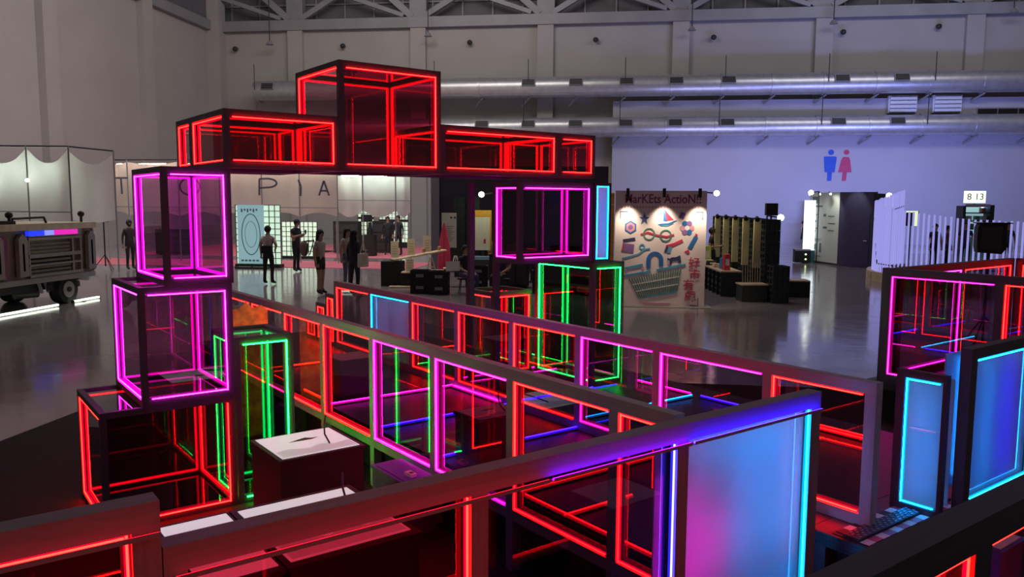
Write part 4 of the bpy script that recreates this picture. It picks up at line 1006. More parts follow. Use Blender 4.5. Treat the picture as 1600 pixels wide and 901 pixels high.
# ------------------------------------------------------------------ event poster
def poster():
    X0, Y0, W, Hh = -0.07, 18.7, 2.06, 2.66
    o = thing('event_poster', 'large illustrated event poster board lit by three spots', 'poster', (X0, Y0, 0), 0)
    pb = mat('poster_paper', (0.86, 0.72, 0.76), 0.6, var=0.02)
    block('board', o, (0, 0, 0.0), (W, 0.06, Hh), pb)
    C = {'t': mat('ink_plum', (0.36, 0.05, 0.22), 0.6), 'b': mat('ink_blue', (0.03, 0.16, 0.50), 0.6), 's': mat('ink_sky', (0.10, 0.36, 0.58), 0.6), 'r': mat('ink_red', (0.60, 0.05, 0.12), 0.6),
         'p': mat('ink_purple', (0.28, 0.14, 0.42), 0.6), 'g': mat('ink_green', (0.08, 0.22, 0.20), 0.6), 'k': mat('ink_pink', (0.70, 0.32, 0.42), 0.6), 'w': mat('ink_white', (0.82, 0.80, 0.80), 0.6), 'd': mat('ink_navy', (0.04, 0.05, 0.16), 0.6)}
    def cv(u, v):   # position on the sheet in its own sketch units
        px = 955+u/4.506; py = 285+v/4.506
        return ((px-960)*W/146.0, (480-py)*Hh/182.0)
    lay = [0]
    def plate(nm, pts, c, conv=True):
        lay[0] += 1
        P = [cv(*p) for p in pts] if conv else pts
        MB().prism(P, -0.002-0.00012*lay[0], 0.0).build(nm, C[c], o)
    def ring(cx, cy, r0, r1, a0=0, a1=360, n=24):
        A = [R(a0+(a1-a0)*i/n) for i in range(n+1)]
        return [(cx+r1*math.cos(a), cy+r1*math.sin(a)) for a in A]+[(cx+r0*math.cos(a), cy+r0*math.sin(a)) for a in reversed(A)]
    def disc(cx, cy, rx, ry=None, n=20):
        ry = ry or rx; return [(cx+rx*math.cos(2*math.pi*i/n), cy+ry*math.sin(2*math.pi*i/n)) for i in range(n)]
    def stroke(pts, w):
        V = [Vector(p) for p in pts]; l, r = [], []
        for i, p in enumerate(V):
            d = (V[min(i+1, len(V)-1)]-V[max(i-1, 0)]).normalized(); n = Vector((-d.y, d.x))*w/2
            l.append(tuple(p+n)); r.append(tuple(p-n))
        return l+r[::-1]
    def cc(u, v, dy=-0.006): x, z = cv(u, v); return (x, dy, z)
    text('title_lettering', 'MarKEts ActioN!!', 0.290, C['t'], o, cc(366, 118), bold=0.004, sx=0.82)
    text('subtitle_lettering', '2025 MARKET ART DESIGN FAIR SHOW TIME', 0.062, C['k'], o, cc(345, 172), sx=1.0) if False else None
    for i in range(26): plate('subtitle_mark', [(64+i*22, 166), (78+i*22, 166), (78+i*22, 180), (64+i*22, 180)], 'k')
    # crop corners
    plate('crop_corner', [(58, 203), (118, 203), (118, 208), (63, 208), (63, 255), (58, 255)], 'd'); plate('crop_corner', [(600, 203), (655, 203), (655, 262), (650, 262), (650, 208), (600, 208)], 'd'); plate('crop_corner', [(577, 870), (638, 870), (638, 812), (633, 812), (633, 864), (577, 864)], 'd')
    # star
    plate('star', [(235+ (40 if i % 2 == 0 else 16)*math.sin(2*math.pi*i/10), 257-(44 if i % 2 == 0 else 17)*math.cos(2*math.pi*i/10)) for i in range(10)], 'b'); plate('star_heart', disc(236, 258, 14), 'p')
    # boat
    plate('sail', [(374, 178), (372, 268), (400, 272)], 'b'); plate('sail', [(380, 190), (446, 262), (396, 268)], 'r'); plate('hull', [(334, 296), (360, 302), (420, 296), (470, 266), (452, 268), (410, 284), (350, 290)], 'b'); plate('hull_stripe', [(352, 306), (400, 308), (448, 288), (420, 296), (370, 302)], 's')
    # cube, flower, hexagon
    plate('cube', [(500, 206), (534, 218), (518, 258), (480, 244)], 'p')
    for i in range(6): plate('petal', disc(544+32*math.cos(R(60*i)), 318+34*math.sin(R(60*i)), 20), 'kbpkbp'[i])
    plate('flower_heart', disc(544, 318, 17), 'w')
    hx = lambda r: [(136+r*math.cos(R(60*i+30)), 316+r*math.sin(R(60*i+30))) for i in range(6)]
    plate('hexagon', hx(46), 'b'); plate('hexagon_face', hx(36), 'k'); plate('hexagon_core', disc(136, 316, 18), 'p')
    # glasses
    plate('spectacle_bar', stroke([(210, 368), (262, 352), (330, 372), (400, 382), (452, 366)], 14), 'r'); plate('spectacle_ring', ring(272, 364, 34, 44), 'g'); plate('spectacle_ring', ring(392, 374, 34, 44), 'g')
    # clapper, streamer, candy, toothbrush
    plate('clapper', [(82, 430), (165, 436), (160, 498), (72, 488)], 'p'); plate('clapper_edge', [(82, 430), (94, 431), (84, 490), (72, 488)], 'r'); plate('clapper_bar', stroke([(84, 412), (172, 398)], 20), 'd')
    plate('streamer', stroke([(80, 540), (140, 524), (200, 506), (240, 474), (280, 466)], 12), 's'); plate('streamer_loop', ring(223, 454, 12, 22), 's')
    plate('brush', stroke([(398, 450), (450, 436), (515, 406)], 22), 'r'); plate('brush_hair', [(398, 445), (412, 450), (400, 492), (384, 486)], 'd'); plate('brush_hair', [(414, 452), (440, 452), (428, 496), (404, 494)], 's')
    plate('candy', [(598, 372), (624, 384), (580, 468), (552, 456)], 'b'); plate('candy_tip', [(604, 356), (622, 362), (618, 378), (602, 372)], 'r'); plate('candy_tail', [(530, 482), (560, 470), (566, 492), (552, 500)], 'r')
    # bench, arch and gate in the basket
    plate('bench', stroke([(100, 612), (232, 584)], 22), 's'); plate('bench_leg', [(110, 616), (120, 616), (118, 640), (108, 640)], 'k'); plate('bench_leg', [(222, 596), (240, 596), (240, 618), (224, 620)], 'k')
    plate('arch', [(258, 606), (288, 606)]+[(318+ -30*math.cos(R(a)), 550-40*math.sin(R(a))) for a in range(0, 181, 20)]+[(348, 590), (380, 590)]+[(318+62*math.cos(R(a)), 550-64*math.sin(R(a))) for a in range(0, 181, 20)], 'b')
    plate('gate', [(412, 580), (412, 548), (408, 530), (424, 536), (440, 526), (470, 524), (500, 510), (508, 560), (490, 566), (486, 546), (446, 550), (440, 578)], 'd'); plate('gate_side', [(412, 548), (424, 548), (426, 578), (412, 580)], 'k')
    plate('basket_rim', stroke([(96, 664), (290, 628)], 16), 's'); plate('basket_rim', stroke([(334, 618), (540, 576)], 16), 's')
    for i in range(22):
        u = i/21; plate('basket_bar', stroke([(134+u*372, 680-u*74), (210+u*272, 822-u*52)], 8), 'g')
    for f in (0.33, 0.66): plate('basket_hoop', stroke([(134+76*f, 680+142*f), (506-24*f, 606+166*f)], 6), 'w')
    plate('basket_foot', stroke([(212, 824), (484, 772)], 8), 's')
    for ch, u, v in (('好', 602, 568), ('市', 607, 650), ('有', 566, 724), ('戲', 578, 806)): text('chinese_lettering', ch, 0.26, C['r'], o, cc(u, v, -0.012), bold=0.003)
    for i in range(20): plate('footer_mark', [(240+i*10, 850), (247+i*10, 850), (247+i*10, 864), (240+i*10, 864)], 'k')
    block('floor_plinth', o, (-0.1, -0.2, 0.0), (W+0.15, 0.4, 0.012), mat('plinth_grey', (0.20, 0.19, 0.19), 0.5))
    for x in (0.28, 1.09, 1.88):
        s = thing('poster_spot', ('first', 'second', 'third')[[0.28, 1.09, 1.88].index(x)]+' black spot lamp clipped on the top edge of the event poster', 'lamp', (X0+x, Y0-0.22, Hh-0.05), 0, 'poster spot lamps')
        MB().box((-0.035, -0.035, -0.10), (0.035, 0.04, 0.10)).build('lamp_body', 'black', s); MB().tube((0, 0.03, 0.08), (0, 0.216, 0.04), 0.010, seg=6).build('clip_arm', 'black', s)
        spot_lamp('poster_spot_light', (X0+x, Y0-0.26, Hh-0.22), (X0+x, Y0, Hh-1.05), 62, (1.0, 0.85, 0.58), 86, 0.95)
poster()

# ------------------------------------------------------------------ market stalls built of crates
def crate(parent, x, y, z, w=0.5, d=0.36, h=0.3, m='crate', name='crate'):
    key = ('crate_mesh', m, w, d, h)
    if key not in _cubes:
        b = MB(); t = 0.03
        for zz in (0, h*0.46, h-t): b.box((0, 0, zz), (w, t, zz+t)); b.box((0, d-t, zz), (w, d, zz+t)); b.box((0, t, zz), (t, d-t, zz+t)); b.box((w-t, t, zz), (w, d-t, zz+t))
        for xx in (0, w*0.33, w*0.66, w-t): b.box((xx, 0.003, t), (xx+t, t-0.003, h-t)); b.box((xx, d-t+0.003, t), (xx+t, d-0.003, h-t))
        for yy in (0, d*0.5, d-t): b.box((0.003, yy, t), (t-0.003, yy+t, h-t)); b.box((w-t+0.003, yy, t), (w-0.003, yy+t, h-t))
        b.box((t, t, 0.004), (w-t, d-t, 0.02))
        b.box((t*0.9, t*0.9, 0.02), (w-t*0.9, t*1.05, h-t)); b.box((t*0.9, d-t*1.05, 0.02), (w-t*0.9, d-t*0.9, h-t)); b.box((t*0.9, t, 0.02), (t*1.05, d-t, h-t)); b.box((w-t*1.05, t, 0.02), (w-t*0.9, d-t, h-t))
        o = b.build(name, m, parent); _cubes[key] = o.data
    else:
        o = bpy.data.objects.new(name, _cubes[key]); link(o, parent)
    o.location = (x, y, z)
    return o
def stalls():
    # lit stall beside the poster: a row of crate columns with pale boards, receding
    def stall_loc(t): return Vector((3.95-0.60*t, 20.6+5.4*t, 0))
    gid = 'crate columns of the lit stall'
    for i in range(6):
        t = i/5; p = stall_loc(t)
        o = thing('crate_column', ['end', 'second', 'third', 'fourth', 'fifth', 'sixth'][i]+' dark crate column of the lit stall counted from the open floor', 'crate stack', (p.x, p.y+0.35, 0), R(10), gid)
        for k in range(7): crate(o, -0.26, 0, k*0.285, 0.38, 0.34, 0.28)
    for i in range(5):
        t = (i+0.72)/5; p = stall_loc(t)
        o = thing('stall_board', ['widest', 'second', 'third', 'fourth', 'fifth'][i]+' pale warm-lit board between the crate columns', 'board', (p.x-0.16, p.y+0.10, 0), R(24), 'warm-lit boards of the stall')
        block('board', o, (-0.24, 0, 0.72), (0.22, 0.03, 1.98), mat('board_cream', (0.78, 0.70, 0.42), 0.6, var=0.06)); block('foot', o, (-0.22, 0, 0), (-0.16, 0.03, 0.72), 'dark'); block('foot', o, (0.12, 0, 0), (0.18, 0.03, 0.72), 'dark')
        spot_lamp('stall_spot', (p.x-0.75, p.y-0.25, 2.15), (p.x-0.35, p.y+0.1, 1.2), 10, (1.0, 0.86, 0.45), 90, 0.7)
        l = thing('clip_lamp', ['first', 'second', 'third', 'fourth', 'fifth'][i]+' small black clip lamp above the warm-lit boards', 'lamp', (p.x-0.33, p.y-0.05, 2.02), 0, 'clip lamps of the stall')
        MB().tube((0, 0, 0), (0.0, -0.12, -0.05), 0.05, 0.06, seg=10).build('lamp_head', 'black', l); MB().tube((0, 0.0, 0), (0.17, 0.135, -0.025), 0.010, seg=6).build('arm', 'black', l)
    # counter
    o = thing('stall_counter', 'dark crate counter with a wooden top in front of the lit boards', 'counter', (0, 0, 0), 0)
    for i in range(7):
        t = 0.12+0.50*i/6; p = stall_loc(t)+Vector((-0.95, -0.2, 0))
        for k in range(2): crate(o, p.x-0.28, p.y, k*0.31, 0.5, 0.36)
    a, b = stall_loc(0.12)+Vector((-0.95, -0.25, 0)), stall_loc(0.62)+Vector((-0.95, 0.2, 0))
    MB().bar((a.x-0.03, a.y, 0.645), (b.x-0.03, b.y, 0.645), 0.55, 0.035).build('counter_top', 'wood', o)
    # goods on it
    for i, (t, c, w, h, l) in enumerate(((0.16, (0.75, 0.08, 0.08), 0.16, 0.42, 'red boxed item on the stall counter'), (0.22, (0.08, 0.25, 0.60), 0.15, 0.30, 'blue boxed item on the stall counter'), (0.32, (0.75, 0.6, 0.3), 0.3, 0.10, 'flat straw tray on the stall counter'),
                                        (0.45, (0.03, 0.03, 0.03), 0.3, 0.12, 'black cloth bundle on the stall counter'), (0.52, (0.8, 0.7, 0.55), 0.25, 0.12, 'pale folded goods on the stall counter'), (0.60, (0.55, 0.75, 0.15), 0.3, 0.5, 'lime green garment on the stall counter'))):
        p = stall_loc(t)+Vector((-1.05, -0.2+0.4*t, 0.664))
        g = thing('stall_goods', l, 'goods', tuple(p), R(15), 'goods on the lit stall')
        m = mat('goods_c%d' % i, c, 0.6)
        MB().prism([(-w/2, 0), (w/2, 0), (w*0.44, h), (-w*0.40, h*0.96)], -0.08, 0.08).build('package', m, g); MB().box((-w*0.3, -0.085, h*0.3), (w*0.3, -0.08, h*0.7)).build('label', 'paper', g)
    # low open display with sticks and a black front cabinet
    o = thing('low_display', 'low dark display box with a cream top and thin sticks at the stall end', 'display', (3.02, 19.95, 0), R(8))
    MB().box((0, 0, 0), (0.62, 0.5, 0.40)).build('box', 'crate', o); MB().box((-0.02, -0.02, 0.40), (0.64, 0.52, 0.43)).build('top', 'wood', o)
    for i in range(8): MB().tube((0.10+i*0.06, 0.3, 0.43), (0.09+i*0.062, 0.32, 0.43+0.55+0.08*math.sin(i)), 0.008, seg=6).build('stick', 'wood', o)
    o = thing('crate_block', 'dark crate block at the outer end of the lit stall', 'crate stack', (3.70, 19.75, 0), R(8))
    for k in range(3): crate(o, 0, 0, k*0.30, 0.40, 0.45, 0.295)
    o = thing('floor_mat', 'low black box with a wooden lid on the open floor', 'box', (4.35, 21.2, 0), 0)
    MB().box((0, 0, 0), (0.55, 0.6, 0.40)).build('box', 'black', o); MB().box((0, 0, 0.40), (0.55, 0.6, 0.43)).build('lid', 'wood', o)
    # speakers on top of stall
    for x, y, l in ((2.55, 25.4, 'small black speaker over the far end of the lit stall'), (4.42, 23.6, 'small black speaker over the middle of the lit stall')):
        s = thing('stall_speaker', l, 'speaker', (x, y, 0), 0, 'speakers over the stall')
        MB().box((-0.16, 0.5, 2.05), (0.16, 0.8, 2.40)).build('cabinet', 'black', s); MB().tube((0, 0.65, 0), (0, 0.65, 2.05), 0.025, seg=8).build('pole', 'black', s); MB().box((-0.2, 0.45, 0), (0.2, 0.85, 0.02)).build('foot_plate', 'black', s)
    # round bright work lamps on arms
    for (x, y, z, tx, ty, l, w) in ((2.82, 24.0, 2.68, 2.3, 24.4, 'bright lamp on an arm above the poster corner', 0), (4.10, 21.2, 2.03, 3.8, 21.4, 'bright lamp at the end of the lit stall', 0), (9.85, 31.2, 2.72, 9.6, 31.6, 'bright lamp at the booth corner by the fence', 0), (7.45, 32.8, 2.84, 7.9, 33.4, 'bright lamp at the white text wall edge', 0), (-4.10, 24.0, 2.62, -3.72, 24.15, 'bright lamp over the dark market stall', 1)):
        s = thing('work_lamp', l, 'lamp', (x, y, z), 0, 'bright work lamps')
        MB().ball((0, 0, 0), 0.085 if y < 30 else 0.10, 12, 8).build('bulb', emit('bulb_bright', (1.0, 0.98, 0.85), 9), s)
        MB().tube((0, 0.02, 0.0), (tx-x, ty-y, 0.05), 0.02, seg=6).build('arm', 'black', s); MB().tube((tx-x, ty-y, 0.05), (tx-x, ty-y, 0.004-z), 0.02, seg=6).build('pole', 'black', s); MB().tube((0, 0.03, 0.0), (0, 0.16, 0.03), 0.10, 0.06, seg=12).build('shade', 'black', s)
        if w:
            l2 = bpy.data.lights.new('work_lamp_light', 'POINT'); l2.energy = 16; l2.color = (0.95, 1.0, 0.7); l2.shadow_soft_size = 0.08
            q = bpy.data.objects.new('work_lamp_light', l2); COL.objects.link(q); q.location = (x, y-0.15, z-0.1)
    # yellow crate tower behind the poster
    for (x, y, n, l) in ((-0.32, 20.2, 9, 'tall stack of yellow crates behind the poster edge'), (-3.85, 24.9, 4, 'short stack of yellow crates under the price board')):
        o = thing('crate_column', l, 'crate stack', (x, y, 0), 0, 'yellow crate stacks')
        for k in range(n): crate(o, -0.2, 0, k*0.292, 0.42, 0.36, 0.288, 'yellow')
    # dark market stall in the middle: back wall, crate columns, boards
    dp = mat('stall_backdrop', (0.030, 0.022, 0.040), 0.7)
    o = thing('stall_backdrop', 'dark violet backdrop wall of the market stall', 'backdrop wall', (-6.35, 27.2, 0), 0)
    block('backdrop_panel', o, (0.25, 0, 0), (6.0, 0.12, 3.6), dp); block('side_post', o, (-0.05, -0.05, 0), (0.24, 0.2, 3.9), mat('post_grey', (0.20, 0.18, 0.22), 0.6)); block('lit_slot', o, (0.55, -0.02, 1.36), (1.10, 0, 1.42), emit('slot_white', (0.9, 0.85, 0.9), 1.0))
    for x, l in ((-5.02, 'tall dark crate column beside the notice sheet'), (-4.55, 'tall dark crate column beside the price board')):
        o = thing('crate_column', l, 'crate stack', (x, 25.2, 0), 0, 'crate columns of the dark stall')
        for k in range(9): crate(o, -0.17, 0, k*0.285, 0.34, 0.34, 0.28)
    o = thing('notice_sheet', 'grey notice sheet with printed lines hanging at the dark stall', 'notice', (-5.55, 25.0, 0), 0)
    block('sheet', o, (0, 0, 0.95), (0.48, 0.01, 2.05), mat('notice_grey', (0.46, 0.45, 0.42), 0.7, var=0.03)); block('stand', o, (0.22, 0.012, 0), (0.26, 0.04, 2.0), 'dark')
    for i in range(9): block('printed_line', o, (0.14, -0.003, 1.62-i*0.06), (0.40-0.05*(i % 3), 0, 1.635-i*0.06), mat('print_ink', (0.10, 0.12, 0.13), 0.6))
    for x in (0.31, 0.43): MB().tube((x, -0.004, 1.90), (x, 0, 1.90), 0.035, seg=14).build('round_print', 'dark', o)
    o = thing('price_board', 'cream price board with an orange header at the dark stall', 'board', (-4.42, 24.7, 0), 0)
    block('board', o, (0, 0, 0.9), (0.52, 0.02, 1.93), mat('board_white', (0.80, 0.78, 0.62), 0.6, var=0.05)); block('header', o, (0, -0.005, 1.93), (0.52, 0.02, 2.14), 'yellow'); block('edge', o, (0.47, -0.006, 0.9), (0.52, 0, 1.93), 'yellow'); block('stand', o, (0.2, 0.02, 0), (0.28, 0.05, 0.9), 'dark')
    block('stamp', o, (0.27, -0.004, 1.10), (0.34, 0, 1.25), mat('ink_red', (0.60, 0.05, 0.12), 0.6))
    o = thing('fabric_pile', 'blue folded fabric below the price board', 'fabric', (-4.42, 24.4, 0), 0)
    MB().box((0.02, 0, 0.62), (0.60, 0.25, 0.72)).build('cloth', mat('cloth_blue', (0.25, 0.42, 0.55), 0.8), o); MB().box((0.0, 0, 0), (0.62, 0.25, 0.62)).build('stand', 'crate', o)
    # counter with small boards
    o = thing('display_counter', 'black counter block with a wooden shelf of small boards', 'counter', (-6.65, 22.0, 0), R(8))
    MB().box((0, 0, 0), (0.62, 0.5, 0.70)).build('block', 'black', o); MB().box((0.60, -0.35, 0), (1.30, 0.30, 0.40)).build('low_block', 'black', o)
    MB().bar((0.30, 0.2, 0.735), (1.75, 0.9, 0.98), 0.40, 0.035).build('shelf', 'wood', o); MB().box((0.62, -0.4, 0.40), (1.36, 0.1, 0.43)).build('low_shelf', 'wood', o)
    MB().box((0.3, -0.6, 0.0), (1.5, -0.35, 0.05)).build('plinth', 'wood', o)
    for i, (x, y, z) in enumerate(((0.28, 0.05, 0.80), (0.72, 0.30, 0.86), (1.15, 0.50, 0.945), (0.75, -0.32, 0.43))):
        g = thing('small_board', ['first', 'second', 'third', 'lowest'][i]+' small cream board standing on the black counter', 'board', (-6.65+x*math.cos(R(8))-y*math.sin(R(8)), 22.0+x*math.sin(R(8))+y*math.cos(R(8)), z+0.012), R(12), 'small boards on the counter')
        block('panel', g, (0, 0, 0), (0.22, 0.02, 0.46 if i < 3 else 0.36), mat('board_pale', (0.80, 0.74, 0.55), 0.6, var=0.04)); block('prop', g, (0.09, 0.02, 0), (0.13, 0.12, 0.02), 'dark')
        for k in range(4): block('printed_line', g, (0.04, -0.003, 0.10+k*0.07), (0.18, 0, 0.115+k*0.07), mat('print_tan', (0.5, 0.36, 0.2), 0.6))
    for i, (x, y, l) in enumerate(((-5.55, 22.6, 'orange cup on the counter shelf'), (-5.15, 22.85, 'second orange cup at the shelf end'))):
        g = thing('cup', l, 'cup', (x, y, 0.93+0.055*i), 0, 'orange cups'); MB().tube((0, 0, 0), (0, 0, 0.11), 0.04, 0.05, seg=12).build('cup_wall', mat('cup_orange', (0.7, 0.32, 0.08), 0.5), g); MB().tube((0, 0, 0.11), (0, 0, 0.115), 0.052, seg=12).build('rim', 'paper', g)
    spot_lamp('counter_spot', (-6.0, 21.0, 2.6), (-5.7, 22.4, 0.8), 26, (1.0, 0.85, 0.55), 70)
    # low tables with easels
    for i, (x, y, l) in enumerate(((-5.05, 21.4, 'low pale table with a small easel before the surfboard'), (-4.55, 22.3, 'low pale table with white papers beside the surfboard'))):
        o = thing('low_table', l, 'table', (x, y, 0), R(12), 'low tables of the dark stall')
        MB().box((-0.35, -0.2, 0.50), (0.35, 0.2, 0.53)).build('table_top', 'wood', o)
        for sx in (-0.3, 0.3):
            for sy in (-0.16, 0.16): block('leg', o, (sx-0.02, sy-0.02, 0), (sx+0.02, sy+0.02, 0.5), 'dark')
        e = thing('easel', ('wooden easel on the first low table', 'white easel on the second low table')[i], 'easel', (x, y, 0.53), R(12), 'small easels')
        for sx in (-0.07, 0.07): MB().bar((sx*1.6, -0.05, 0.014), (sx*0.4, 0.03, 0.34), 0.022, 0.022).build('leg', 'wood' if i == 0 else 'white', e)
        MB().bar((0, 0.14, 0.014), (0, 0.03, 0.34), 0.02, 0.02).build('back_leg', 'wood' if i == 0 else 'white', e); MB().box((-0.1, -0.06, 0.08), (0.1, -0.02, 0.10)).build('ledge', 'wood' if i == 0 else 'white', e)
    # red board
    o = thing('surfboard', 'pointed red board standing upright at the dark stall', 'surfboard', (-5.25, 24.0, 0), R(5))
    prof = [(0.0, 1.78), (0.05, 1.66), (0.11, 1.40), (0.17, 1.05), (0.20, 0.7), (0.20, 0.4), (0.16, 0.15), (0.10, 0.02)]
    b = MB()
    def sf(u, v):
        k = v*(len(prof)-1); i = min(len(prof)-2, int(k)); f = k-i
        w = prof[i][0]*(1-f)+prof[i+1][0]*f; z = prof[i][1]*(1-f)+prof[i+1][1]*f
        a = 2*math.pi*u; return (w*math.cos(a), 0.03*math.sin(a)*(0.3+0.7*min(1, w/0.15)), z)
    b.grid(sf, 20, 21); b.build('deck', mat('board_red', (0.75, 0.06, 0.14), 0.35), o); MB().box((-0.16, -0.12, 0.0), (0.16, 0.12, 0.02)).build('stand', 'dark', o); MB().box((-0.01, -0.035, 0.3), (0.01, -0.03, 1.5)).build('stringer', mat('board_line', (0.5, 0.03, 0.09), 0.4), o)
    # dark storage crates in front, stools
    for i, (x, y, z) in enumerate(((-5.35, 20.3, 0), (-4.80, 20.1, 0), (-5.35, 20.3, 0.31), (-4.80, 20.1, 0.31), (-4.1, 22.0, 0), (-4.1, 22.0, 0.31), (-2.2, 20.8, 0), (-2.2, 20.8, 0.31), (-1.5, 21.0, 0), (-1.5, 21.0, 0.31), (-1.5, 21.0, 0.62), (-0.95, 20.6, 0), (-0.95, 20.6, 0.31))):
        o = thing('storage_crate', 'black storage crate %s' % ('on the floor before the low tables', 'on the floor under the low table edge', 'stacked before the low tables', 'stacked under the low table edge', 'on the floor behind the seated visitor', 'stacked behind the seated visitor', 'on the floor by the hung magenta box', 'stacked by the hung magenta box', 'at the bottom of the stack of three',
            'in the middle of the stack of three', 'on top of the stack of three', 'on the floor near the yellow crates', 'stacked near the yellow crates')[i], 'crate', (x, y, z), R(6), 'black storage crates')
        crate(o, 0, 0, 0, 0.5, 0.36, 0.305, 'black', 'crate_body'); MB().box((0.15, -0.006, 0.12), (0.35, 0, 0.2)).build('label_plate', mat('plate_grey', (0.25, 0.24, 0.28), 0.5), o)
    for x, y, l in ((-4.0, 20.68, 'black stool under the seated visitor in jeans'), (-2.93, 20.68, 'black stool under the seated visitor near the post')):
        o = thing('stool', l, 'stool', (x, y, 0), 0, 'black stools')
        MB().tube((0, 0, 0.36), (0, 0, 0.40), 0.17, seg=16).build('seat', 'black', o)
        for a in (45, 135, 225, 315): MB().tube((0.11*math.cos(R(a)), 0.11*math.sin(R(a)), 0.36), (0.17*math.cos(R(a)), 0.17*math.sin(R(a)), 0), 0.014, seg=6).build('leg', 'black', o)
    for i, (x, y, w, h, l) in enumerate(((-3.55, 22.1, 1.1, 0.95, 'dark bar counter behind the seated visitors'), (-2.15, 22.5, 1.5, 0.85, 'dark low cabinet behind the hung magenta box'), (-4.9, 25.9, 0.8, 1.0, 'dark cabinet below the notice sheet'))):
        o = thing('dark_counter', l, 'counter', (x, y, 0), R(4), 'dark counters of the stall')
        MB().box((0, 0, 0.05), (w, 0.45, h-0.04)).build('body', 'black', o); MB().box((-0.03, -0.03, h-0.04), (w+0.03, 0.48, h)).build('worktop', 'dark', o)
        for k in range(3): MB().box((0.03+k*w/3, -0.012, 0.1), (w/3-0.03+k*w/3, 0, h-0.1)).build('door', 'dark', o)
        MB().box((0.05, 0.05, 0), (w-0.05, 0.4, 0.05)).build('plinth', 'black', o)
    for i, (x, y, z, c, l) in enumerate(((-3.40, 22.25, 0.955, (0.5, 0.45, 0.2), 'yellowish bag on the dark bar counter'), (-2.95, 22.3, 0.955, (0.35, 0.34, 0.38), 'grey bag on the dark bar counter'), (-1.9, 22.7, 0.855, (0.30, 0.05, 0.10), 'dark red bag on the low cabinet'), (-1.3, 22.75, 0.855, (0.10, 0.10, 0.12), 'black bag on the low cabinet'))):
        o = thing('gift_bag', l, 'bag', (x, y, z), R(8), 'bags on the dark counters')
        m = mat('gift_%d' % i, c, 0.6)
        MB().prism([(-0.14, 0), (0.14, 0), (0.12, 0.24), (-0.12, 0.24)], 0, 0.12).build('pouch', m, o); MB().path([(-0.06, 0.06, 0.24), (-0.04, 0.06, 0.33), (0.04, 0.06, 0.33), (0.06, 0.06, 0.24)], 0.008).build('handle', m, o)
    o = thing('black_backdrop', 'black market backdrop panel behind the hung magenta box', 'backdrop', (-2.6, 24.0, 0), 0)
    block('backdrop_panel', o, (0, 0, 0), (2.3, 0.1, 2.75), dp); block('foot', o, (0, -0.3, 0), (0.08, 0.4, 0.05), 'black'); block('foot', o, (2.2, -0.3, 0), (2.28, 0.4, 0.05), 'black')
stalls()

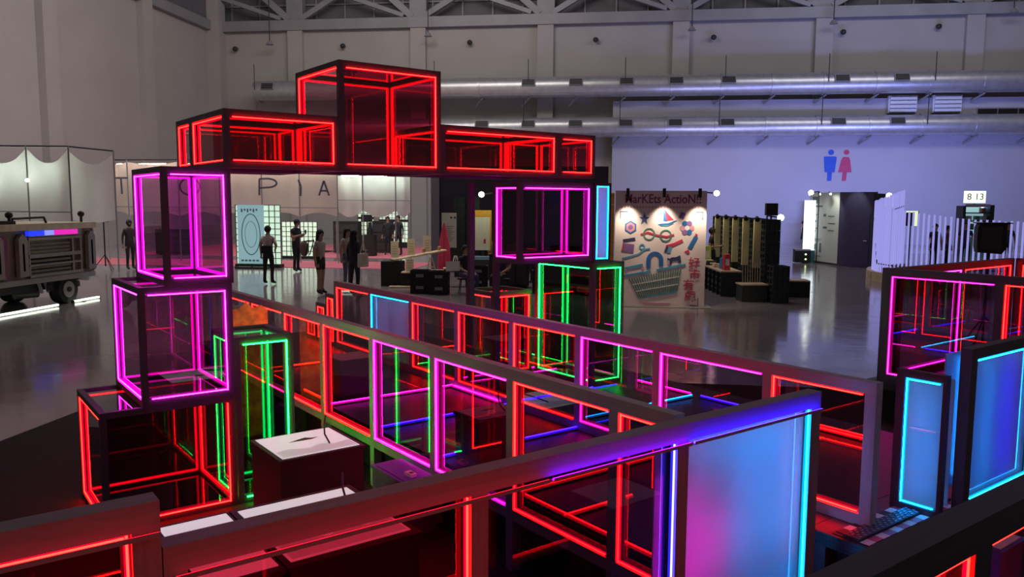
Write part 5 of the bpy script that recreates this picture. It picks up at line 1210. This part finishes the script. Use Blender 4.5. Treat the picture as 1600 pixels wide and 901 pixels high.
# ------------------------------------------------------------------ canopies, grids and the far left
def canopies():
    def cloth(parent, p, q, ztop, zbot, n, sag_top, sag_bot, m, poles, nm='cloth_panel'):
        """hanging sheet between poles, peaks at each pole, sagging between"""
        p = Vector(p); q = Vector(q)
        for a, b in zip(poles, poles[1:]):
            mb = MB()
            d = (q-p); nrm = Vector((-d.y, d.x, 0)).normalized()
            def fn(u, v, a=a, b=b):
                t = a+(b-a)*u; s = math.sin(math.pi*u)
                zt = ztop-sag_top*s; zb = zbot+sag_bot*s
                z = zt+(zb-zt)*v
                off = nrm*(0.05*math.sin(u*9+a*20)*s+0.10*s*math.sin(math.pi*v))
                w = p+d*t+off
                return (w.x, w.y, z)
            mb.grid(fn, 14, 10); mb.build(nm, m, parent)
        for t in poles:
            w = p+(q-p)*t
            MB().tube((w.x, w.y-0.02, 0), (w.x, w.y-0.02, ztop+0.08), 0.025, seg=8).build('pole', 'steel', parent)
    tubew = emit('canopy_tube', (0.80, 1.0, 0.86), 44.0)
    tubep = emit('canopy_tube_warm', (1.0, 0.80, 0.66), 24.0)
    # big white canopy behind the truck
    o = thing('canopy', 'white cloth canopy with peaked top edge behind the silver truck', 'canopy', (-19.0, 24.0, 0), 0, 'cloth canopies')
    cloth(o, (-3.6, 0, 0), (1.45, 0, 0), 4.05, 1.75, 0, 0.48, -0.1, 'fabric', [0.0, 0.355, 0.70, 1.0] if False else [0.05, 0.36, 0.705, 1.0])
    cloth(o, (1.45, 0, 0), (2.35, 1.0, 0), 3.95, 1.75, 0, 0.40, -0.1, 'fabric', [0.0, 1.0])
    MB().tube((-3.6, 0, 4.16), (1.45, 0, 4.10), 0.03, seg=6).build('top_bar', 'dark', o); MB().tube((1.45, 0, 4.10), (2.35, 1.0, 4.02), 0.03, seg=6).build('top_bar', 'dark', o); MB().tube((-3.6, -0.05, 2.02), (1.45, -0.05, 2.0), 0.02, seg=6).build('cross_bar', 'steel', o)
    MB().tube((-3.4, 0.7, 3.45), (1.0, 0.7, 3.40), 0.035, seg=8).build('light_tube', tubew, o)
    for x in (-1.15, 0.05): MB().ball((x, -0.15, 3.02), 0.06, 8, 6).build('bulb', emit('bulb_bright', (1.0, 0.98, 0.85), 9), o)
    # lettered canopy
    o = thing('canopy', 'long peach cloth canopy with the dark letters T O P I A', 'canopy', (-15.5, 30.0, 0), 0, 'cloth canopies')
    cloth(o, (-4.85, 0, 0), (4.75, 0, 0), 3.92, 1.80, 0, 0.10, 0.16, 'peach', [0.0, 0.095, 0.32, 0.50, 0.68, 0.84, 1.0])
    MB().tube((-4.85, 0, 4.0), (4.75, 0, 4.0), 0.03, seg=6).build('top_bar', 'dark', o); MB().tube((-4.85, -0.06, 2.15), (4.75, -0.06, 2.15), 0.018, seg=6).build('cross_bar', 'steel', o)
    ink = mat('letter_ink', (0.10, 0.09, 0.13), 0.6)
    def bars(nm, segs):
        b = MB()
        for (x0, z0, x1, z1) in segs: b.bar((x0, -0.20, z0), (x1, -0.20, z1), 0.07, 0.02, up=(0, 1, 0))
        b.build(nm, ink, o)
    bars('letter', [(-4.42, 3.28, -3.80, 3.28), (-4.10, 3.26, -4.08, 2.65)])
    def ringseg(cx, cz, rx, rz, a0, a1, n=12): return [(cx+rx*math.cos(R(a0+(a1-a0)*i/n)), cz+rz*math.sin(R(a0+(a1-a0)*i/n)), cx+rx*math.cos(R(a0+(a1-a0)*(i+1)/n)), cz+rz*math.sin(R(a0+(a1-a0)*(i+1)/n))) for i in range(n)]
    bars('letter', ringseg(-1.2, 2.95, 0.42, 0.33, 0, 360, 20))
    bars('letter', [(1.68, 3.25, 1.66, 2.62), (1.68, 3.25, 2.0, 3.26), (1.68, 2.90, 2.0, 2.92)]+ringseg(2.0, 3.09, 0.38, 0.17, -90, 90))
    bars('letter', [(3.26, 3.22, 3.36, 2.95), (3.36, 2.95, 3.34, 2.60)])
    bars('letter', [(4.08, 2.62, 4.28, 3.18), (4.28, 3.18, 4.48, 2.62), (4.15, 2.80, 4.41, 2.80)])
    MB().tube((-4.7, 0.5, 3.85), (4.6, 0.5, 3.85), 0.03, seg=8).build('light_tube', tubep, o)
    # greenish-lit far canopy
    o = thing('canopy', 'greenish-lit cloth canopy next to the letter A', 'canopy', (-10.0, 31.5, 0), 0, 'cloth canopies')
    cloth(o, (-1.35, 0, 0), (1.75, 0, 0), 3.45, 2.05, 0, 0.06, -0.28, 'fabric', [0.0, 0.36, 0.80, 1.0])
    MB().tube((-1.3, 0.5, 3.42), (1.6, 0.5, 3.42), 0.035, seg=8).build('light_tube', tubew, o); MB().tube((-1.35, -0.05, 2.45), (1.75, -0.05, 2.45), 0.018, seg=6).build('cross_bar', 'steel', o)
    # lit grids
    def lit_grid(label, x, y, w, z0, z1, nx, nz, strip=None):
        g = thing('lit_grid_panel', label, 'light panel', (x, y, 0), 0, 'lit grid panels')
        block('light_sheet', g, (0, 0.02, z0), (w, 0.05, z1), emit('grid_glow', (0.62, 0.80, 0.62), 0.85))
        for i in range(nx+1): block('grid_bar', g, (w*i/nx-0.012, -0.005, z0), (w*i/nx+0.012, 0.02, z1), 'dark')
        for k in range(nz+1): block('grid_bar', g, (0, -0.006, z0+(z1-z0)*k/nz-0.012), (w, 0.02, z0+(z1-z0)*k/nz+0.012), 'dark')
        block('foot', g, (0, -0.15, 0), (w, 0.25, max(0.04, z0)), 'black')
        if strip: block('shade_strip', g, (0, -0.05, strip), (w, -0.008, strip+0.12), 'black')
    lit_grid('lit grid panel behind the blue banner', -13.75, 27.6, 1.7, 0.12, 2.25, 8, 10)
    lit_grid('lit grid panel behind the visitor with a cap', -14.05, 32.3, 1.55, 0.10, 1.55, 8, 7)
    lit_grid('smaller lit grid panel far behind the tripod', -13.6, 41.0, 0.85, 0.30, 2.0, 5, 8, 1.5)
    lit_grid('wider lit grid panel far beside the two men', -12.45, 41.0, 1.55, 0.30, 2.0, 9, 8, 1.38)
    # banner
    o = thing('banner_stand', 'light blue banner stand with a faint round figure', 'banner', (-13.38, 27.0, 0), 0)
    block('banner_sheet', o, (0, 0, 0.18), (0.98, 0.02, 2.26), emit('banner_blue', (0.30, 0.52, 0.56), 0.55)); block('base', o, (-0.1, -0.12, 0.0), (1.05, 0.3, 0.06), 'black'); block('rear_pole', o, (0.46, 0.02, 0.06), (0.50, 0.05, 2.26), 'dark')
    bd = mat('banner_ring', (0.16, 0.34, 0.38), 0.6)
    def er(rx, rz, w): 
        n = 36; P = [(0.49+rx*math.cos(2*math.pi*i/n), 1.22+rz*math.sin(2*math.pi*i/n)) for i in range(n+1)]
        b = MB()
        for s, t in zip(P, P[1:]): b.bar((s[0], -0.004, s[1]), (t[0], -0.004, t[1]), w, 0.006, up=(0, 1, 0))
        b.build('ring_print', bd, o)
    er(0.34, 0.72, 0.03); er(0.22, 0.46, 0.015)
    for i in range(6): block('printed_mark', o, (0.14+i*0.11, -0.004, 2.0+0.05*(i % 2)), (0.20+i*0.11, 0, 2.12), bd)
    for i in range(5): block('printed_mark', o, (0.10+i*0.14, -0.004, 0.26), (0.20+i*0.14, 0, 0.32), bd)
    # tripod stands
    def tripod(label, x, y, h, head):
        t = thing('light_stand', label, 'stand', (x, y, 0), 0, 'tripod stands')
        MB().tube((0, 0, 0.15), (0, 0, h), 0.022, seg=8).build('pole', 'black', t)
        for a in (90, 210, 330): MB().tube((0, 0, 0.55), (0.42*math.cos(R(a)), 0.42*math.sin(R(a)), 0.012), 0.014, seg=6).build('leg', 'black', t)
        MB().box((-head, -0.08, h), (head, 0.08, h+head*1.3)).build('lamp_head', 'black', t)
    tripod('black light stand beside the masked attendant', -17.35, 25.3, 1.65, 0.12); tripod('black tripod with a camera before the far lit grids', -12.0, 37.5, 1.45, 0.26)
    o = thing('floor_speaker', 'black upright speaker on the pink floor behind the visitors', 'speaker', (-10.9, 34.2, 0), 0)
    MB().box((-0.28, 0, 0), (0.28, 0.4, 0.95)).build('cabinet', 'black', o); MB().prism([(-0.05, 0.95), (0.12, 0.95), (0.10, 1.5), (-0.02, 1.5)], 0.1, 0.25).build('top_horn', 'black', o)
    # pink floor carpets of that corner
    for x0, y0, x1, y1, l in ((-22, 27.7, -7.2, 31.0, 'pink carpet under the lettered canopy'), (-22, 33.0, -9.0, 43.0, 'pink carpet under the far lit grids')):
        c = MB().box((x0, y0, 0), (x1, y1, 0.012)).build('floor_carpet', mat('pink_carpet', (0.46, 0.13, 0.17), 0.85)); c['kind'] = 'structure'; c['label'] = l
    # dark cabinets at the side wall
    for i, (x, y, w, h) in enumerate(((-20.2, 33.0, 1.7, 1.15), (-13.0, 35.6, 1.2, 1.5), (-11.4, 36.4, 0.9, 1.5))):
        o = thing('equipment_rack', ('low black equipment rack by the side wall', 'black equipment rack under the lettered canopy', 'narrow black equipment rack near the letter A')[i], 'rack', (x, y, 0), 0, 'black equipment racks')
        MB().box((0, 0, 0.06), (w, 0.5, h)).build('case', 'black', o)
        for k in range(3): MB().box((0.05, -0.01, 0.15+k*(h-0.2)/3), (w-0.05, 0, 0.15+(k+0.8)*(h-0.2)/3)).build('rack_unit', 'dark', o)
        for cx in (0.1, w-0.1): MB().tube((cx, 0.15, 0.03), (cx, 0.35, 0.03), 0.03, seg=8).build('caster', 'rubber', o)
canopies()

# ------------------------------------------------------------------ silver truck
def truck():
    o = thing('truck', 'silver pickup truck with fluted metal side panels and a lit strip', 'truck', (-12.5, 16.0, 0), 0)
    # local: x<0 into the body, y along the length, camera sees the +x side
    y0, y1 = -4.2, 1.95
    MB().box((-1.75, y0, 0.66), (-0.12, y1, 1.72)).build('bed_body', 'bronze', o)
    MB().box((-1.78, y0, 1.72), (-0.02, y1+0.02, 1.86)).build('top_rail', 'cream', o)
    MB().box((-1.75, y0, 0.56), (-0.05, y1-0.05, 0.68)).build('sill', 'silver', o)
    MB().box((-1.45, y0, 0.36), (-0.35, y1-0.3, 0.56)).build('chassis', 'black', o)
    # framed slat panel
    a, b = -0.30, 1.42
    for z0, z1, d in ((1.58, 1.72, 0.02), (1.50, 1.56, 0.06), (1.12, 1.20, 0.05), (0.94, 0.98, 0.05), (0.70, 0.76, 0.05)):
        MB().box((-0.12, a, z0), (-0.12+0.10, b, z1)).build('panel_rail', 'silver', o)
    for z in (1.22, 1.30, 1.38, 1.02, 0.80, 0.88): MB().box((-0.12, a+0.08, z), (-0.07, b-0.35, z+0.05)).build('slat', 'bronze', o)
    for y in (a, b-0.32, b-0.04): MB().box((-0.12, y, 0.70), (-0.04, y+0.05, 1.56)).build('panel_stile', 'silver', o)
    MB().box((-0.12, a+0.1, 0.78), (-0.10, b-0.36, 1.18)).build('dark_inset', 'black', o)
    # lit strip
    segs = [((0.02, 0.05, 1.0), 0.48, 'strip_blue'), ((0.25, 0.30, 0.9), 0.30, 'strip_pale'), ((0.75, 0.02, 0.45), 0.80, 'strip_pink')]
    y = a
    for c, w, n in segs:
        MB().box((-0.10, y, 1.60), (-0.012, y+w, 1.71)).build('light_strip', emit(n, c, 1.0), o); y += w
    # fluted shields
    for yy in (-0.62, -1.30, -2.0, 1.62):
        s = MB().prism([(0, 0), (0.26, 0), (0.26, 0.8), (0.13, 0.92), (0, 0.8)], 0, 0.10).build('shield', 'silver', o)
        s.rotation_euler = (0, 0, R(90)); s.location = (0.0, yy, 0.74)
        MB().box((-0.03, yy+0.10, 0.86), (0.0, yy+0.16, 1.44)).build('shield_slot', 'dark', o)
    for yy in (-0.96, -1.66): MB().bar((-0.06, yy, 1.62), (-0.06, yy, 0.72), 0.10, 0.16).build('fin', mat('fin_violet', (0.20, 0.16, 0.28), 0.35, metal=0.6), o)
    MB().box((-1.7, y1-0.02, 0.70), (-0.1, y1+0.03, 1.70)).build('tailgate', 'silver', o); MB().box((-1.5, y1-0.1, 0.45), (-0.2, y1+0.12, 0.60)).build('bumper', 'white', o)
    MB().path([(-0.3, -0.4, 1.86), (-0.3, -0.4, 1.97), (-0.3, 0.55, 1.99), (-0.3, 0.62, 1.86)], 0.025).build('grab_rail', 'black', o)
    for yy in (-0.55, 1.75):
        MB().tube((-0.25, yy, 1.86), (-0.25, yy, 1.99), 0.03, seg=8).build('lamp_stem', 'black', o); MB().ball((-0.25, yy, 2.05), 0.075, 10, 8).build('lamp_ball', 'black', o)
    MB().box((-0.5, -1.9, 1.86), (-0.1, -0.55, 1.93)).build('cargo_box', 'black', o)
    for wy in (0.98, -3.0):
        w = MB().tube((-0.36, wy, 0.325), (-0.10, wy, 0.325), 0.325, seg=28).build('wheel', 'rubber', o)
        MB().tube((-0.10, wy, 0.325), (-0.085, wy, 0.325), 0.19, seg=20).build('rim', 'silver', w); MB().tube((-0.085, wy, 0.325), (-0.06, wy, 0.325), 0.06, seg=12).build('hub', 'dark', w)
        MB().tube((-1.65, wy, 0.325), (-1.40, wy, 0.325), 0.325, seg=28).build('wheel', 'rubber', o)
        b = MB()
        n = 10
        for i in range(n): b.bar((-0.22, wy+0.42*math.cos(math.pi*i/n), 0.325+0.42*math.sin(math.pi*i/n)), (-0.22, wy+0.42*math.cos(math.pi*(i+1)/n), 0.325+0.42*math.sin(math.pi*(i+1)/n)), 0.28, 0.03, up=(1, 0, 0))
        b.build('wheel_arch', 'dark', o)
    for yy in (0.25, 0.45): MB().bar((-0.3, yy, 0.60), (-0.3, yy+0.12, 0.30), 0.05, 0.05).build('strut', 'steel', o)
    MB().tube((-0.6, -0.1, 0.30), (-0.4, 0.35, 0.30), 0.10, seg=12).build('fuel_tank', 'dark', o)
    # light bars lying on the floor beside it
    lb = emit('floor_light', (0.86, 1.0, 0.80), 2.6)
    for (ya, yb, x, l) in ((13.6, 16.35, -12.42, 'long white light bar on the floor under the truck side'), (16.98, 17.9, -12.50, 'short white light bar on the floor behind the truck wheel'), (13.4, 15.9, -13.6, 'white light bar on the floor underneath the truck')):
        t = thing('floor_light_bar', l, 'light bar', (x, ya, 0.0), 0, 'light bars by the truck')
        block('tube', t, (-0.03, 0, 0.02), (0.03, yb-ya, 0.06), lb); block('end_cap', t, (-0.035, -0.03, 0.0), (0.035, 0, 0.065), 'dark'); block('end_cap', t, (-0.035, yb-ya, 0.0), (0.035, yb-ya+0.03, 0.065), 'dark'); block('holder', t, (-0.03, 0.3, 0), (0.03, 0.4, 0.02), 'dark')
truck()
